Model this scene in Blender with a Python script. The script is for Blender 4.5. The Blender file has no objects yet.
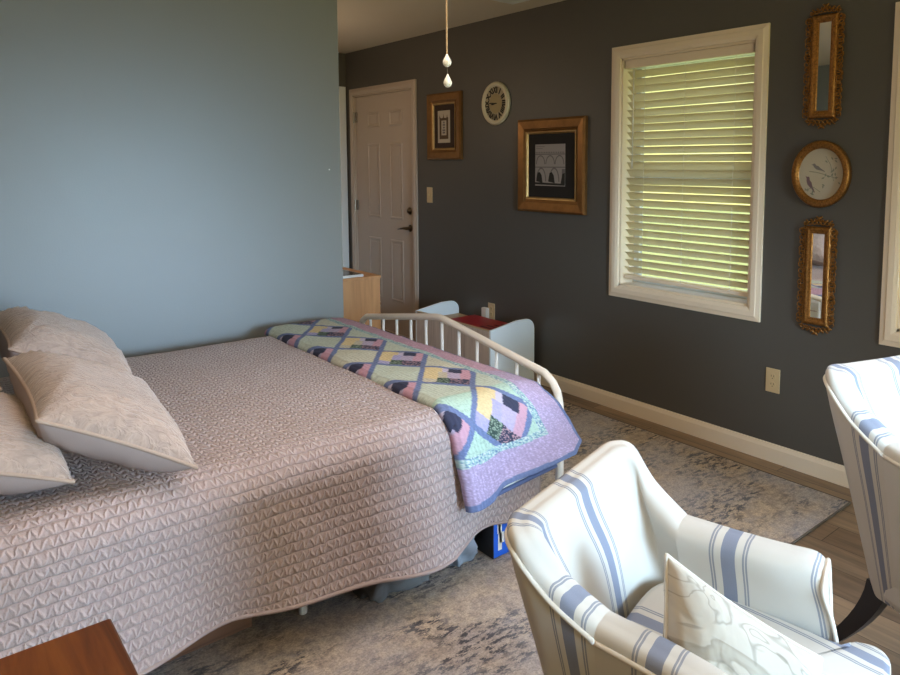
import bpy, bmesh, math, random
import numpy as np
from mathutils import Vector, Matrix, noise as mn
random.seed(4)
rng = np.random.default_rng(4)
C = bpy.context.scene.collection
PI = math.pi
R = math.radians
W = 3.087        # interior face of the window wall (x)
YE = 6.05        # end wall
YP = 3.62        # partition wall face
CH = 2.438       # ceiling height
XL = -0.62       # wall behind the bed's head
YB = -2.6        # wall behind the camera

# ------------------------------------------------------------------ helpers
def tag(o, label=None, cat=None, group=None, kind=None):
    if label: o['label'] = label
    if cat: o['category'] = cat
    if group: o['group'] = group
    if kind: o['kind'] = kind
    return o

def thing(name, label, cat, loc=(0, 0, 0), rz=0, group=None, kind=None):
    o = bpy.data.objects.new(name, None)
    o.empty_display_size = .1
    C.objects.link(o)
    o.location = loc
    o.rotation_euler = (0, 0, rz)
    return tag(o, label, cat, group, kind)

class MB:
    """collects geometry for ONE mesh object"""
    def __init__(s):
        s.v, s.f, s.uv, s.has_uv = [], [], [], False
    def add(s, vs, fs, uvs=None):
        b = len(s.v)
        s.v += [tuple(p) for p in vs]
        s.f += [tuple(b + i for i in f) for f in fs]
        if uvs is not None:
            s.has_uv = True
            s.uv += [tuple(q) for q in uvs]
        else:
            s.uv += [(0, 0)] * len(vs)
        return s
    def box(s, x0, x1, y0, y1, z0, z1):
        vs = [(x, y, z) for z in (z0, z1) for y in (y0, y1) for x in (x0, x1)]
        return s.add(vs, [(0, 2, 3, 1), (4, 5, 7, 6), (0, 1, 5, 4), (2, 6, 7, 3), (0, 4, 6, 2), (1, 3, 7, 5)])
    def obox(s, c, ax, ay, az):
        """box from centre and three half-axis vectors"""
        c, ax, ay, az = map(Vector, (c, ax, ay, az))
        vs = [c + ax * i + ay * j + az * k for k in (-1, 1) for j in (-1, 1) for i in (-1, 1)]
        return s.add(vs, [(0, 2, 3, 1), (4, 5, 7, 6), (0, 1, 5, 4), (2, 6, 7, 3), (0, 4, 6, 2), (1, 3, 7, 5)])
    def tube(s, pts, r, n=8, cap=True, closed=False):
        pts = [Vector(p) for p in pts]
        m = len(pts)
        rr = r if isinstance(r, (list, tuple)) else [r] * m
        rings = []
        up = None
        for i, p in enumerate(pts):
            a = pts[(i - 1) % m] if (closed or i > 0) else p
            b = pts[(i + 1) % m] if (closed or i < m - 1) else p
            t = (b - a)
            if t.length < 1e-9: t = Vector((0, 0, 1))
            t.normalize()
            if up is None:
                up = Vector((0, 0, 1)) if abs(t.z) < .9 else Vector((1, 0, 0))
            sd = t.cross(up)
            if sd.length < 1e-6: sd = t.cross(Vector((0, 1, 0)))
            sd.normalize()
            up = sd.cross(t).normalized()
            rings.append([p + (sd * math.cos(2 * PI * k / n) + up * math.sin(2 * PI * k / n)) * rr[i] for k in range(n)])
        vs = [q for g in rings for q in g]
        fs = []
        for i in range(m if closed else m - 1):
            j = (i + 1) % m
            for k in range(n):
                k2 = (k + 1) % n
                fs.append((i * n + k, i * n + k2, j * n + k2, j * n + k))
        if cap and not closed:
            fs.append(tuple(range(n - 1, -1, -1)))
            fs.append(tuple((m - 1) * n + k for k in range(n)))
        return s.add(vs, fs)
    def lathe(s, prof, c=(0, 0, 0), n=20, axis='z', sx=1, sy=1):
        vs, fs = [], []
        for (r, h) in prof:
            for k in range(n):
                a = 2 * PI * k / n
                p = (r * math.cos(a) * sx, r * math.sin(a) * sy, h)
                if axis == 'x': p = (-p[2], p[0], p[1])      # h points away from the wall (-x)
                if axis == 'y': p = (p[0], -p[2], p[1])
                vs.append((c[0] + p[0], c[1] + p[1], c[2] + p[2]))
        for i in range(len(prof) - 1):
            for k in range(n):
                k2 = (k + 1) % n
                fs.append((i * n + k, i * n + k2, (i + 1) * n + k2, (i + 1) * n + k))
        fs.append(tuple(range(n - 1, -1, -1)))
        fs.append(tuple((len(prof) - 1) * n + k for k in range(n)))
        return s.add(vs, fs)
    def grid(s, P, uv=None, closed_u=False):
        """P: array [m][n] of points"""
        m, n = len(P), len(P[0])
        vs = [P[i][j] for i in range(m) for j in range(n)]
        fs = []
        for i in range(m if closed_u else m - 1):
            i2 = (i + 1) % m
            for j in range(n - 1):
                fs.append((i * n + j, i2 * n + j, i2 * n + j + 1, i * n + j + 1))
        return s.add(vs, fs, [uv[i][j] for i in range(m) for j in range(n)] if uv is not None else None)
    def poly(s, pts):
        return s.add(pts, [tuple(range(len(pts)))])
    def prism(s, pts, d):
        """extrude polygon pts by vector d"""
        d = Vector(d); n = len(pts)
        a = [Vector(p) for p in pts]
        vs = a + [p + d for p in a]
        fs = [tuple(range(n - 1, -1, -1)), tuple(range(n, 2 * n))] + [(i, (i + 1) % n, n + (i + 1) % n, n + i) for i in range(n)]
        return s.add(vs, fs)
    def build(s, name, mat, parent=None, smooth=False, bevel=0, seg=2, loc=None, label=None, kind=None, recalc=True, col=None):
        off = Vector(loc) if loc is not None else Vector((0, 0, 0))
        me = bpy.data.meshes.new(name)
        me.from_pydata([tuple(Vector(p) - off) for p in s.v] if loc is not None else s.v, [], s.f)
        me.update()
        if s.has_uv:
            ul = me.uv_layers.new(name='UVMap')
            li = np.zeros(len(me.loops), dtype=np.int32)
            me.loops.foreach_get('vertex_index', li)
            ul.data.foreach_set('uv', np.array(s.uv, dtype=np.float32)[li].ravel())
        if col is not None:
            ca = me.color_attributes.new('Col', 'FLOAT_COLOR', 'POINT')
            ca.data.foreach_set('color', np.asarray(col, dtype=np.float32).ravel())
        if recalc:
            bm = bmesh.new(); bm.from_mesh(me)
            bmesh.ops.recalc_face_normals(bm, faces=bm.faces)
            bm.to_mesh(me); bm.free()
        if smooth:
            me.polygons.foreach_set('use_smooth', [True] * len(me.polygons))
        mats = mat if isinstance(mat, (list, tuple)) else [mat]
        for m_ in mats: me.materials.append(m_)
        o = bpy.data.objects.new(name, me)
        C.objects.link(o)
        if parent is not None: o.parent = parent
        if loc is not None and parent is None: o.location = loc
        if bevel:
            b = o.modifiers.new('bevel', 'BEVEL'); b.width = bevel; b.segments = seg; b.limit_method = 'ANGLE'; b.angle_limit = R(40)
            b.harden_normals = False
        if label: o['label'] = label
        if kind: o['kind'] = kind
        return o

def copy_tree(o, parent=None):
    c = o.copy(); C.objects.link(c); c.parent = parent
    for ch in list(o.children): copy_tree(ch, c)
    return c

def struct(name, mb, mat, **k):
    o = mb.build(name, mat, **k); o['kind'] = 'structure'; return o

def cr(pts, n):
    """Catmull-Rom through pts, n samples per span"""
    P = [np.array(p, float) for p in pts]
    P = [2 * P[0] - P[1]] + P + [2 * P[-1] - P[-2]]
    out = []
    for i in range(1, len(P) - 2):
        a, b, c, d = P[i - 1:i + 3]
        for k in range(n):
            t = k / n
            out.append(.5 * (2 * b + (c - a) * t + (2 * a - 5 * b + 4 * c - d) * t * t + (3 * b - a - 3 * c + d) * t ** 3))
    out.append(P[-2])
    return out

# ------------------------------------------------------------------ materials
def nmat(name, color=(.8, .8, .8), rough=.6, metal=0, **kw):
    m = bpy.data.materials.new(name); m.use_nodes = True
    b = m.node_tree.nodes['Principled BSDF']
    b.inputs['Base Color'].default_value = (*color, 1)
    b.inputs['Roughness'].default_value = rough
    b.inputs['Metallic'].default_value = metal
    for k, v in kw.items():
        b.inputs[k.replace('_', ' ')].default_value = v
    return m

class NT:
    def __init__(s, m): s.m, s.t, s.b = m, m.node_tree, m.node_tree.nodes['Principled BSDF']
    def n(s, typ, **kw):
        nd = s.t.nodes.new(typ)
        for k, v in kw.items():
            if k == 'op': nd.operation = v
            elif hasattr(nd, k) and k not in ('inputs',): setattr(nd, k, v)
        return nd
    def l(s, a, b): s.t.links.new(a, b)
    def val(s, x, inp):
        if isinstance(x, (int, float)): inp.default_value = x
        else: s.l(x, inp)
    def math(s, op, a, b=0.0, c=None):
        nd = s.n('ShaderNodeMath', op=op)
        s.val(a, nd.inputs[0]); s.val(b, nd.inputs[1])
        if c is not None: s.val(c, nd.inputs[2])
        return nd.outputs[0]
    def coords(s, kind='Object', scale=(1, 1, 1), rot=(0, 0, 0)):
        tc = s.n('ShaderNodeTexCoord'); mp = s.n('ShaderNodeMapping')
        mp.inputs['Scale'].default_value = scale; mp.inputs['Rotation'].default_value = rot
        s.l(tc.outputs[kind], mp.inputs['Vector']); return mp.outputs[0]
    def noise(s, vec, scale=5, detail=4, rough=.55, dist=0):
        nd = s.n('ShaderNodeTexNoise'); nd.inputs['Scale'].default_value = scale
        nd.inputs['Detail'].default_value = detail; nd.inputs['Roughness'].default_value = rough
        nd.inputs['Distortion'].default_value = dist
        if vec is not None: s.l(vec, nd.inputs['Vector'])
        return nd.outputs['Fac']
    def ramp(s, fac, stops, interp='LINEAR'):
        nd = s.n('ShaderNodeValToRGB'); cr_ = nd.color_ramp; cr_.interpolation = interp
        while len(cr_.elements) < len(stops): cr_.elements.new(.5)
        for e, (p, c) in zip(cr_.elements, stops):
            e.position = p; e.color = (*c, 1) if len(c) == 3 else c
        s.l(fac, nd.inputs[0]); return nd.outputs[0]
    def mix(s, fac, a, b, typ='MIX'):
        nd = s.n('ShaderNodeMix', data_type='RGBA', blend_type=typ)
        s.val(fac, nd.inputs['Factor'])
        for x, i in ((a, 6), (b, 7)):
            if isinstance(x, tuple): nd.inputs[i].default_value = (*x, 1)
            else: s.l(x, nd.inputs[i])
        return nd.outputs[2]
    def bump(s, h, strength=.3, dist=.01):
        nd = s.n('ShaderNodeBump'); nd.inputs['Strength'].default_value = strength; nd.inputs['Distance'].default_value = dist
        s.l(h, nd.inputs['Height']); s.l(nd.outputs[0], s.b.inputs['Normal']); return nd
    def base(s, c): s.l(c, s.b.inputs['Base Color'])

def painted(name, c, rough=.55, bump=.08, scale=160, var=.06):
    m = nmat(name, c, rough); t = NT(m); v = t.coords()
    n1 = t.noise(v, 1.3, 3); n2 = t.noise(v, scale, 2)
    t.base(t.mix(n1, tuple(x * (1 - var) for x in c), tuple(min(1, x * (1 + var)) for x in c)))
    t.bump(n2, bump, .004); return m

WALL = painted('slate paint', (.094, .087, .078), .5)  # same slate paint as the partition, its dimmer light darkened into the colour
WALL_LIT = painted('slate paint lit', (.232, .246, .250), .42)  # same slate paint, stronger daylight lightened into the colour
CEIL = painted('ceiling paint', (.68, .62, .52), .8, .25, 90)
TRIM = painted('cream trim paint', (.86, .73, .57), .35, .02, 60, .03)
DOORM = painted('door paint', (.50, .41, .34), .4, .02, 60, .03)
WHITE = painted('white paint', (.78, .80, .82), .35, .02, 60, .03)
RAILP = painted('ivory rail enamel', (.83, .76, .67), .28, .01, 60, .03)
BLACK = nmat('black lacquer', (.012, .013, .018), .35)
PLATE = nmat('almond plastic', (.62, .47, .27), .35)
PLATE2 = nmat('white plastic', (.75, .72, .66), .35)
DARKHOLE = nmat('dark slot', (.03, .02, .015), .6)
BRONZE = nmat('dark bronze', (.10, .08, .06), .3, 1)
STEEL = nmat('satin nickel', (.30, .27, .23), .35, 1)

def wood(name, c1, c2, c3, rough=.4, axis=0, sc=1.0):
    m = nmat(name, c2, rough); t = NT(m)
    s = [14, 14, 14]; s[axis] = 1.2
    v = t.coords('Object', tuple(x * sc for x in s))
    n1 = t.noise(v, 1.6, 6, .6, 1.2); 
    t.base(t.ramp(n1, [(.28, c1), (.5, c2), (.75, c3)]))
    v2 = t.coords('Object', tuple(x * 8 * sc for x in s))
    t.bump(t.noise(v2, 2, 3), .08, .002)
    return m
W_NS = wood('reddish oak', (.05, .012, .002), (.15, .042, .007), (.25, .085, .015), .38, 1, .8)
W_DR = wood('pale maple veneer', (.46, .22, .09), (.60, .31, .14), (.68, .37, .18), .4, 2, .7)
W_BOX = wood('brown box wood', (.10, .04, .02), (.18, .08, .04), (.25, .12, .06), .5, 0)
W_GREY = wood('weathered board', (.48, .38, .32), (.64, .53, .46), (.72, .62, .54), .6, 2)
W_TAN = nmat('raw wood edge', (.55, .42, .28), .6)

def floor_mat():
    m = nmat('vinyl plank', (.2, .15, .1), .38); t = NT(m)
    v = t.coords('Object', (1, 1, 1), (0, 0, R(90)))
    br = t.n('ShaderNodeTexBrick'); t.l(v, br.inputs['Vector'])
    br.offset = .37; br.inputs['Scale'].default_value = 1
    br.inputs['Brick Width'].default_value = 1.2; br.inputs['Row Height'].default_value = .15
    br.inputs['Mortar Size'].default_value = .0016; br.inputs['Bias'].default_value = 0
    br.inputs['Color1'].default_value = (.185, .120, .072, 1); br.inputs['Color2'].default_value = (.30, .205, .125, 1)
    br.inputs['Mortar'].default_value = (.05, .03, .02, 1)
    g = t.noise(t.coords('Object', (22, 1.6, 22)), 1.5, 6, .6, .8)
    gr = t.ramp(g, [(.3, (.62, .62, .62)), (.7, (1.2, 1.15, 1.1))])
    t.base(t.mix(1.0, br.outputs['Color'], gr, 'MULTIPLY')); t.bump(g, .06, .003); return m

def rug_mat():
    m = nmat('distressed rug', (.6, .5, .4), .95); t = NT(m)
    v = t.coords()
    n1 = t.noise(v, 1.5, 5, .6, .6)
    n2 = t.noise(v, 34, 6, .78)
    base = t.ramp(n1, [(.30, (.40, .34, .31)), (.45, (.54, .44, .33)), (.60, (.60, .46, .31)), (.75, (.52, .39, .29))])
    base = t.mix(t.ramp(n2, [(.40, (1, 1, 1)), (.56, (0, 0, 0))]), base, t.mix(.72, base, (.27, .22, .19)))
    # dark worn splotches streaked along one way
    vs = t.coords('Object', (1.0, 2.6, 1), (0, 0, R(38)))
    d1 = t.noise(vs, 2.0, 3, .55, .4)
    vs2 = t.coords('Object', (1.0, 2.2, 1), (0, 0, R(38)))
    d2 = t.noise(vs2, 24, 5, .72)
    a = t.ramp(d1, [(.44, (0, 0, 0)), (.55, (1, 1, 1))])
    b = t.ramp(d2, [(.49, (0, 0, 0)), (.56, (1, 1, 1))])
    msk = t.math('MULTIPLY', a, b)
    col = t.mix(t.math('MULTIPLY', msk, .95), base, (.05, .05, .06))
    d3 = t.noise(t.coords('Object', (1.2, 3, 1), (0, 0, R(30))), 5, 6, .7)
    col = t.mix(t.math('MULTIPLY', t.ramp(d3, [(.56, (0, 0, 0)), (.7, (1, 1, 1))]), .4), col, (.24, .25, .30))
    sp_ = t.ramp(t.noise(v, 150, 4, .75), [(.38, (.70, .70, .72)), (.6, (1.12, 1.1, 1.08))])
    t.base(t.mix(1.0, t.mix(t.ramp(t.noise(v, 2.3, 4), [(.42, (0, 0, 0)), (.62, (.55, .55, .55))]), col, (.42, .42, .46)), sp_, 'MULTIPLY')); t.bump(t.noise(v, 420, 2), .5, .003); return m

def quilt_mat(name, c, cell=.031):
    """matelasse: straight stitch rows with a zigzag of small puffs between them (UV in metres)"""
    m = nmat(name, c, .85); t = NT(m); b = t.b
    b.inputs['Sheen Weight'].default_value = .3; b.inputs['Sheen Roughness'].default_value = .5
    tc = t.n('ShaderNodeTexCoord'); sp = t.n('ShaderNodeSeparateXYZ')
    uvn = t.n('ShaderNodeTexNoise'); uvn.inputs['Scale'].default_value = 30; uvn.inputs['Detail'].default_value = 3
    t.l(tc.outputs['UV'], uvn.inputs['Vector'])
    vm = t.n('ShaderNodeVectorMath', operation='MULTIPLY_ADD')
    t.l(uvn.outputs['Color'], vm.inputs[0]); vm.inputs[1].default_value = (.026, .012, 0); t.l(tc.outputs['UV'], vm.inputs[2])
    t.l(vm.outputs[0], sp.inputs[0])
    u = t.math('DIVIDE', sp.outputs[0], cell * .82); v = t.math('DIVIDE', sp.outputs[1], cell)
    fu = t.math('FRACT', u); fv = t.math('FRACT', v)
    tri = t.math('ABSOLUTE', t.math('MULTIPLY_ADD', fu, 2.0, -1.0))
    d1 = t.math('MINIMUM', fv, t.math('SUBTRACT', 1.0, fv))
    d2 = t.math('MULTIPLY', t.math('ABSOLUTE', t.math('SUBTRACT', fv, t.math('MULTIPLY_ADD', tri, 1.0, 0.0))), .45)
    h1 = t.ramp(d1, [(0, (0, 0, 0)), (.09, (.7, .7, .7)), (.3, (1, 1, 1))])
    h2 = t.ramp(d2, [(0, (1, 1, 1)), (.07, (.86, .86, .86)), (.17, (.45, .45, .45)), (.26, (.38, .38, .38))])
    wr = t.noise(t.coords('UV', (1, .6, 1)), 95, 3, .6)
    hh = t.math('ADD', t.math('MULTIPLY', h1, h2), t.math('MULTIPLY', wr, .55))
    t.bump(hh, .9, .0085)
    c1 = t.ramp(t.math('MULTIPLY', h1, h2), [(0, tuple(x * .66 for x in c)), (.38, tuple(x * .84 for x in c)), (1, tuple(x * 1.12 for x in c))])  # groove shade and ridge light painted into the colour by stitch height
    t.base(t.mix(t.math('MULTIPLY', wr, .35), c1, tuple(x * .75 for x in c)))
    return m

def sham_mat(name, c):
    m = nmat(name, c, .75); t = NT(m)
    t.b.inputs['Sheen Weight'].default_value = .4
    v = t.coords('UV', (1, 1, 1))
    n1 = t.noise(t.coords('UV', (26, 60, 1)), 1, 3, .6, 1.5)
    n2 = t.noise(v, 4, 2)
    h = t.math('ADD', n1, t.math('MULTIPLY', n2, .6))
    t.bump(h, .75, .012)
    t.base(t.ramp(n1, [(.3, tuple(x * .72 for x in c)), (.6, c)])); return m

def cloth(name, c, scale=500, bump=.15, rough=.85, var=.12):
    m = nmat(name, c, rough); t = NT(m); v = t.coords()
    n = t.noise(v, scale, 2); n1 = t.noise(v, 9, 3)
    t.bump(n, bump, .002)
    t.base(t.mix(n1, tuple(x * (1 - var) for x in c), c)); return m

def stripe_mat(name, period=.215, cream=(.55, .525, .475), blue=(.185, .205, .265)):
    """ticking stripe across UV.x (metres)"""
    m = nmat(name, cream, .85); t = NT(m)
    tc = t.n('ShaderNodeTexCoord'); sp = t.n('ShaderNodeSeparateXYZ'); t.l(tc.outputs['UV'], sp.inputs[0])
    f = t.math('FRACT', t.math('DIVIDE', sp.outputs[0], period))
    d = t.math('MULTIPLY', t.math('ABSOLUTE', t.math('SUBTRACT', f, .5)), period)   # metres from band centre
    def band(c, hw):
        return t.math('LESS_THAN', t.math('ABSOLUTE', t.math('SUBTRACT', d, c)), hw)
    wide = band(0, .0155)
    thin = t.math('MAXIMUM', band(.033, .0021), band(.0395, .0021))
    v = t.coords('UV', (900, 900, 1)); w = t.noise(v, 1, 2)
    big = t.noise(t.coords('UV'), 9, 3)
    cc = t.mix(big, tuple(x * .93 for x in cream), cream)
    bl = t.mix(w, tuple(x * .85 for x in blue), tuple(x * 1.3 for x in blue))
    c1 = t.mix(wide, cc, bl)
    c2 = t.mix(t.math('MULTIPLY', thin, .8), c1, tuple(x * .9 for x in blue))
    t.base(c2); t.bump(w, .12, .001); return m

def foliage_mat():
    m = nmat('foliage print', (.7, .66, .6), .8); t = NT(m)
    v = t.coords('UV', (1, .55, 1), (0, 0, R(35)))
    n1 = t.noise(v, 11, 1.5, .5, 1.6); n2 = t.noise(t.coords('UV', (1, .4, 1), (0, 0, R(-30))), 14, 2, .5, 1.2)
    s1 = t.ramp(n1, [(.47, (0, 0, 0)), (.49, (1, 1, 1)), (.51, (0, 0, 0)), (.585, (0, 0, 0)), (.60, (1, 1, 1)), (.615, (0, 0, 0))])
    s2 = t.ramp(n2, [(.56, (0, 0, 0)), (.60, (1, 1, 1)), (.72, (.5, .5, .5))])
    c = t.mix(t.math('MULTIPLY', s2, .6), (.50, .46, .39), (.22, .19, .14))
    c = t.mix(t.math('MULTIPLY', s1, .6), c, (.20, .18, .15))
    t.base(c)
    t.bump(t.noise(t.coords('UV'), 9, 3, .5, .8), .6, .02); return m

def gold(name, c=(.34, .155, .04), rough=.38, bump=.4, sc=120, lo=.35):
    m = nmat(name, c, rough, .75); t = NT(m); v = t.coords()
    n = t.noise(v, sc, 4, .7)
    t.base(t.ramp(n, [(.3, tuple(x * lo for x in c)), (.55, c), (.8, tuple(min(1, x * (1.8 - .8 * lo)) for x in c))]))
    t.bump(n, bump, .004); return m
GOLD = gold('antique gilt'); GOLDD = gold('dull gilt frame', (.27, .135, .045), .42, .05, 14, .8)
GOLDL = gold('bright gilt fillet', (.50, .33, .14), .5, .1, 30, .8)
MIRROR = nmat('mirror', (.86, .86, .84), .02, 1)

def colattr_mat(name, bump=.4):
    m = nmat(name, (.5, .5, .5), .85); t = NT(m)
    a = t.n('ShaderNodeVertexColor'); a.layer_name = 'Col'
    t.base(a.outputs['Color'])
    v = t.coords('UV')
    n = t.noise(v, 90, 3, .6)
    # hand quilting: wavy lines of stitching
    w = t.n('ShaderNodeTexWave'); w.wave_type = 'BANDS'; w.bands_direction = 'X'
    w.inputs['Scale'].default_value = 22; w.inputs['Distortion'].default_value = 3; w.inputs['Detail'].default_value = 1
    t.l(v, w.inputs['Vector'])
    t.bump(t.math('ADD', n, t.math('MULTIPLY', w.outputs['Fac'], .6)), bump, .006); return m

FLOOR = floor_mat(); RUG = rug_mat()
QUILT = quilt_mat('rose taupe matelasse', (.52, .405, .385))
SHAM = sham_mat('matelasse sham', (.48, .365, .305))
SHAMB = cloth('sham back cotton', (.40, .325, .305), 300, .1)
PIPE = cloth('sham piping', (.46, .35, .28), 300, .1)
STRIPE = stripe_mat('ticking stripe')
CREAMF = cloth('cream welt fabric', (.66, .61, .53), 600, .1, .85, .06)

# ------------------------------------------------------------------ the room
def slab_with_holes(x0, x1, y0, y1, z0, z1, holes):
    """wall along y made of boxes, holes = (ya, yb, za, zb)"""
    mb = MB(); y = y0
    for (ya, yb, za, zb) in sorted(holes):
        mb.box(x0, x1, y, ya, z0, z1)
        if za > z0: mb.box(x0, x1, ya, yb, z0, za)
        mb.box(x0, x1, ya, yb, zb, z1)
        y = yb
    mb.box(x0, x1, y, y1, z0, z1); return mb

WT = .16
WIN1 = (1.872, 2.732, .742, 2.040)
WIN2 = (.307, 1.167, .742, 2.040)
struct('floor', MB().box(XL - .1, W + WT, YB - .1, YE + .1, -.08, 0), FLOOR)
struct('ceiling', MB().box(XL - .1, W + WT, YB - .1, YE + .1, CH, CH + .08), CEIL)
DO = (4.932, 5.908, 0, 2.050)
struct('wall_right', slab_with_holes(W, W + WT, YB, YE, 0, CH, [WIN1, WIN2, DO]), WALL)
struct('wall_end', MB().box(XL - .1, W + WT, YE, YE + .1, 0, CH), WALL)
struct('wall_left', MB().box(XL - .1, XL, YB, YE, 0, CH), WALL_LIT)
GW = (.55, 2.65, .05, 2.1)
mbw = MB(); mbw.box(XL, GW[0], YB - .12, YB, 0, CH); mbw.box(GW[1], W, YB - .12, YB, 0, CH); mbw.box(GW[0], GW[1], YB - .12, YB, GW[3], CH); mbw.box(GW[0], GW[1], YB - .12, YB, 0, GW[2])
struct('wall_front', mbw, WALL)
struct('wall_partition', MB().box(XL, 1.806, YP, YP + .12, 0, CH), WALL_LIT)

mb = MB(); mb.lathe([(.004, 0), (.004, .002), (.001, .003)], (1.74, YP, 1.405), 10, 'y'); tag(mb.build('wall_nail', WHITE, smooth=True, loc=(1.74, YP, 1.405)), 'tiny pale nail head near the right end of the blue wall', 'nail')
# baseboards
def base_prof(y0, y1):
    mb = MB(); pr = [(0, 0), (-.014, 0), (-.014, .068), (-.010, .078), (-.006, .088), (0, .090)]
    mb.prism([(W + a, y0, z) for a, z in pr], (0, y1 - y0, 0)); return mb
struct('baseboard_right', base_prof(YB, 4.872), TRIM)
mbb = MB(); mbb.box(XL, W, YE - .014, YE, 0, .09); struct('baseboard_end', mbb, TRIM)
mbb = MB(); mbb.box(XL, 1.806, YP - .014, YP, 0, .09); mbb.box(1.806, 1.82, YP - .014, YP + .134, 0, .09); struct('baseboard_partition', mbb, TRIM)
struct('ground_outside', MB().box(W + WT + .02, 30, -20, 26, -.6, -.5), painted('lawn', (.58, .56, .17), .9, .3, 30, .3))

def casing(mb, ya, yb, za, zb, w=.066, bottom=True, x=W):
    """mitred picture-frame casing around an opening, with a stepped profile"""
    prof = [(0, 0), (0, .014), (.25, .020), (.62, .020), (.70, .016), (1.0, .012), (1.0, 0)]   # (fraction outwards, height)
    loops = []
    for fr, h in prof:
        d = fr * w
        pts = [(x - h, yb + d, za - d), (x - h, yb + d, zb + d), (x - h, ya - d, zb + d), (x - h, ya - d, za - d)]
        if not bottom:
            pts[0] = (x - h, yb + d, za); pts[3] = (x - h, ya - d, za)
        loops.append(pts)
    n = len(prof); vs = [p for l in loops for p in l]; fs = []
    for i in range(n - 1):
        for k in range(4 if bottom else 3):
            k2 = (k + 1) % 4
            fs.append((i * 4 + k, i * 4 + k2, (i + 1) * 4 + k2, (i + 1) * 4 + k))
    if not bottom:
        fs.append(tuple(i * 4 for i in range(n))); fs.append(tuple(i * 4 + 3 for i in range(n)))
    mb.add(vs, fs)

GLASS = bpy.data.materials.new('window glass'); GLASS.use_nodes = True
_t = GLASS.node_tree; _t.nodes.clear()
_o = _t.nodes.new('ShaderNodeOutputMaterial'); _m = _t.nodes.new('ShaderNodeMixShader'); _a = _t.nodes.new('ShaderNodeBsdfTransparent'); _g = _t.nodes.new('ShaderNodeBsdfGlossy')
_g.inputs['Roughness'].default_value = .02; _m.inputs[0].default_value = .06; _a.inputs[0].default_value = (.95, .98, .96, 1)
_t.links.new(_a.outputs[0], _m.inputs[1]); _t.links.new(_g.outputs[0], _m.inputs[2]); _t.links.new(_m.outputs[0], _o.inputs[0])

SLAT = bpy.data.materials.new('blind slat'); SLAT.use_nodes = True
_t = SLAT.node_tree; _b = _t.nodes['Principled BSDF']; _b.inputs['Base Color'].default_value = (.82, .76, .60, 1); _b.inputs['Roughness'].default_value = .4
_tr = _t.nodes.new('ShaderNodeBsdfTranslucent'); _tr.inputs[0].default_value = (.86, .78, .60, 1)
_mx = _t.nodes.new('ShaderNodeMixShader'); _mx.inputs[0].default_value = .5
_t.links.new(_b.outputs[0], _mx.inputs[1]); _t.links.new(_tr.outputs[0], _mx.inputs[2]); _t.links.new(_mx.outputs[0], _t.nodes['Material Output'].inputs[0])

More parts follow.
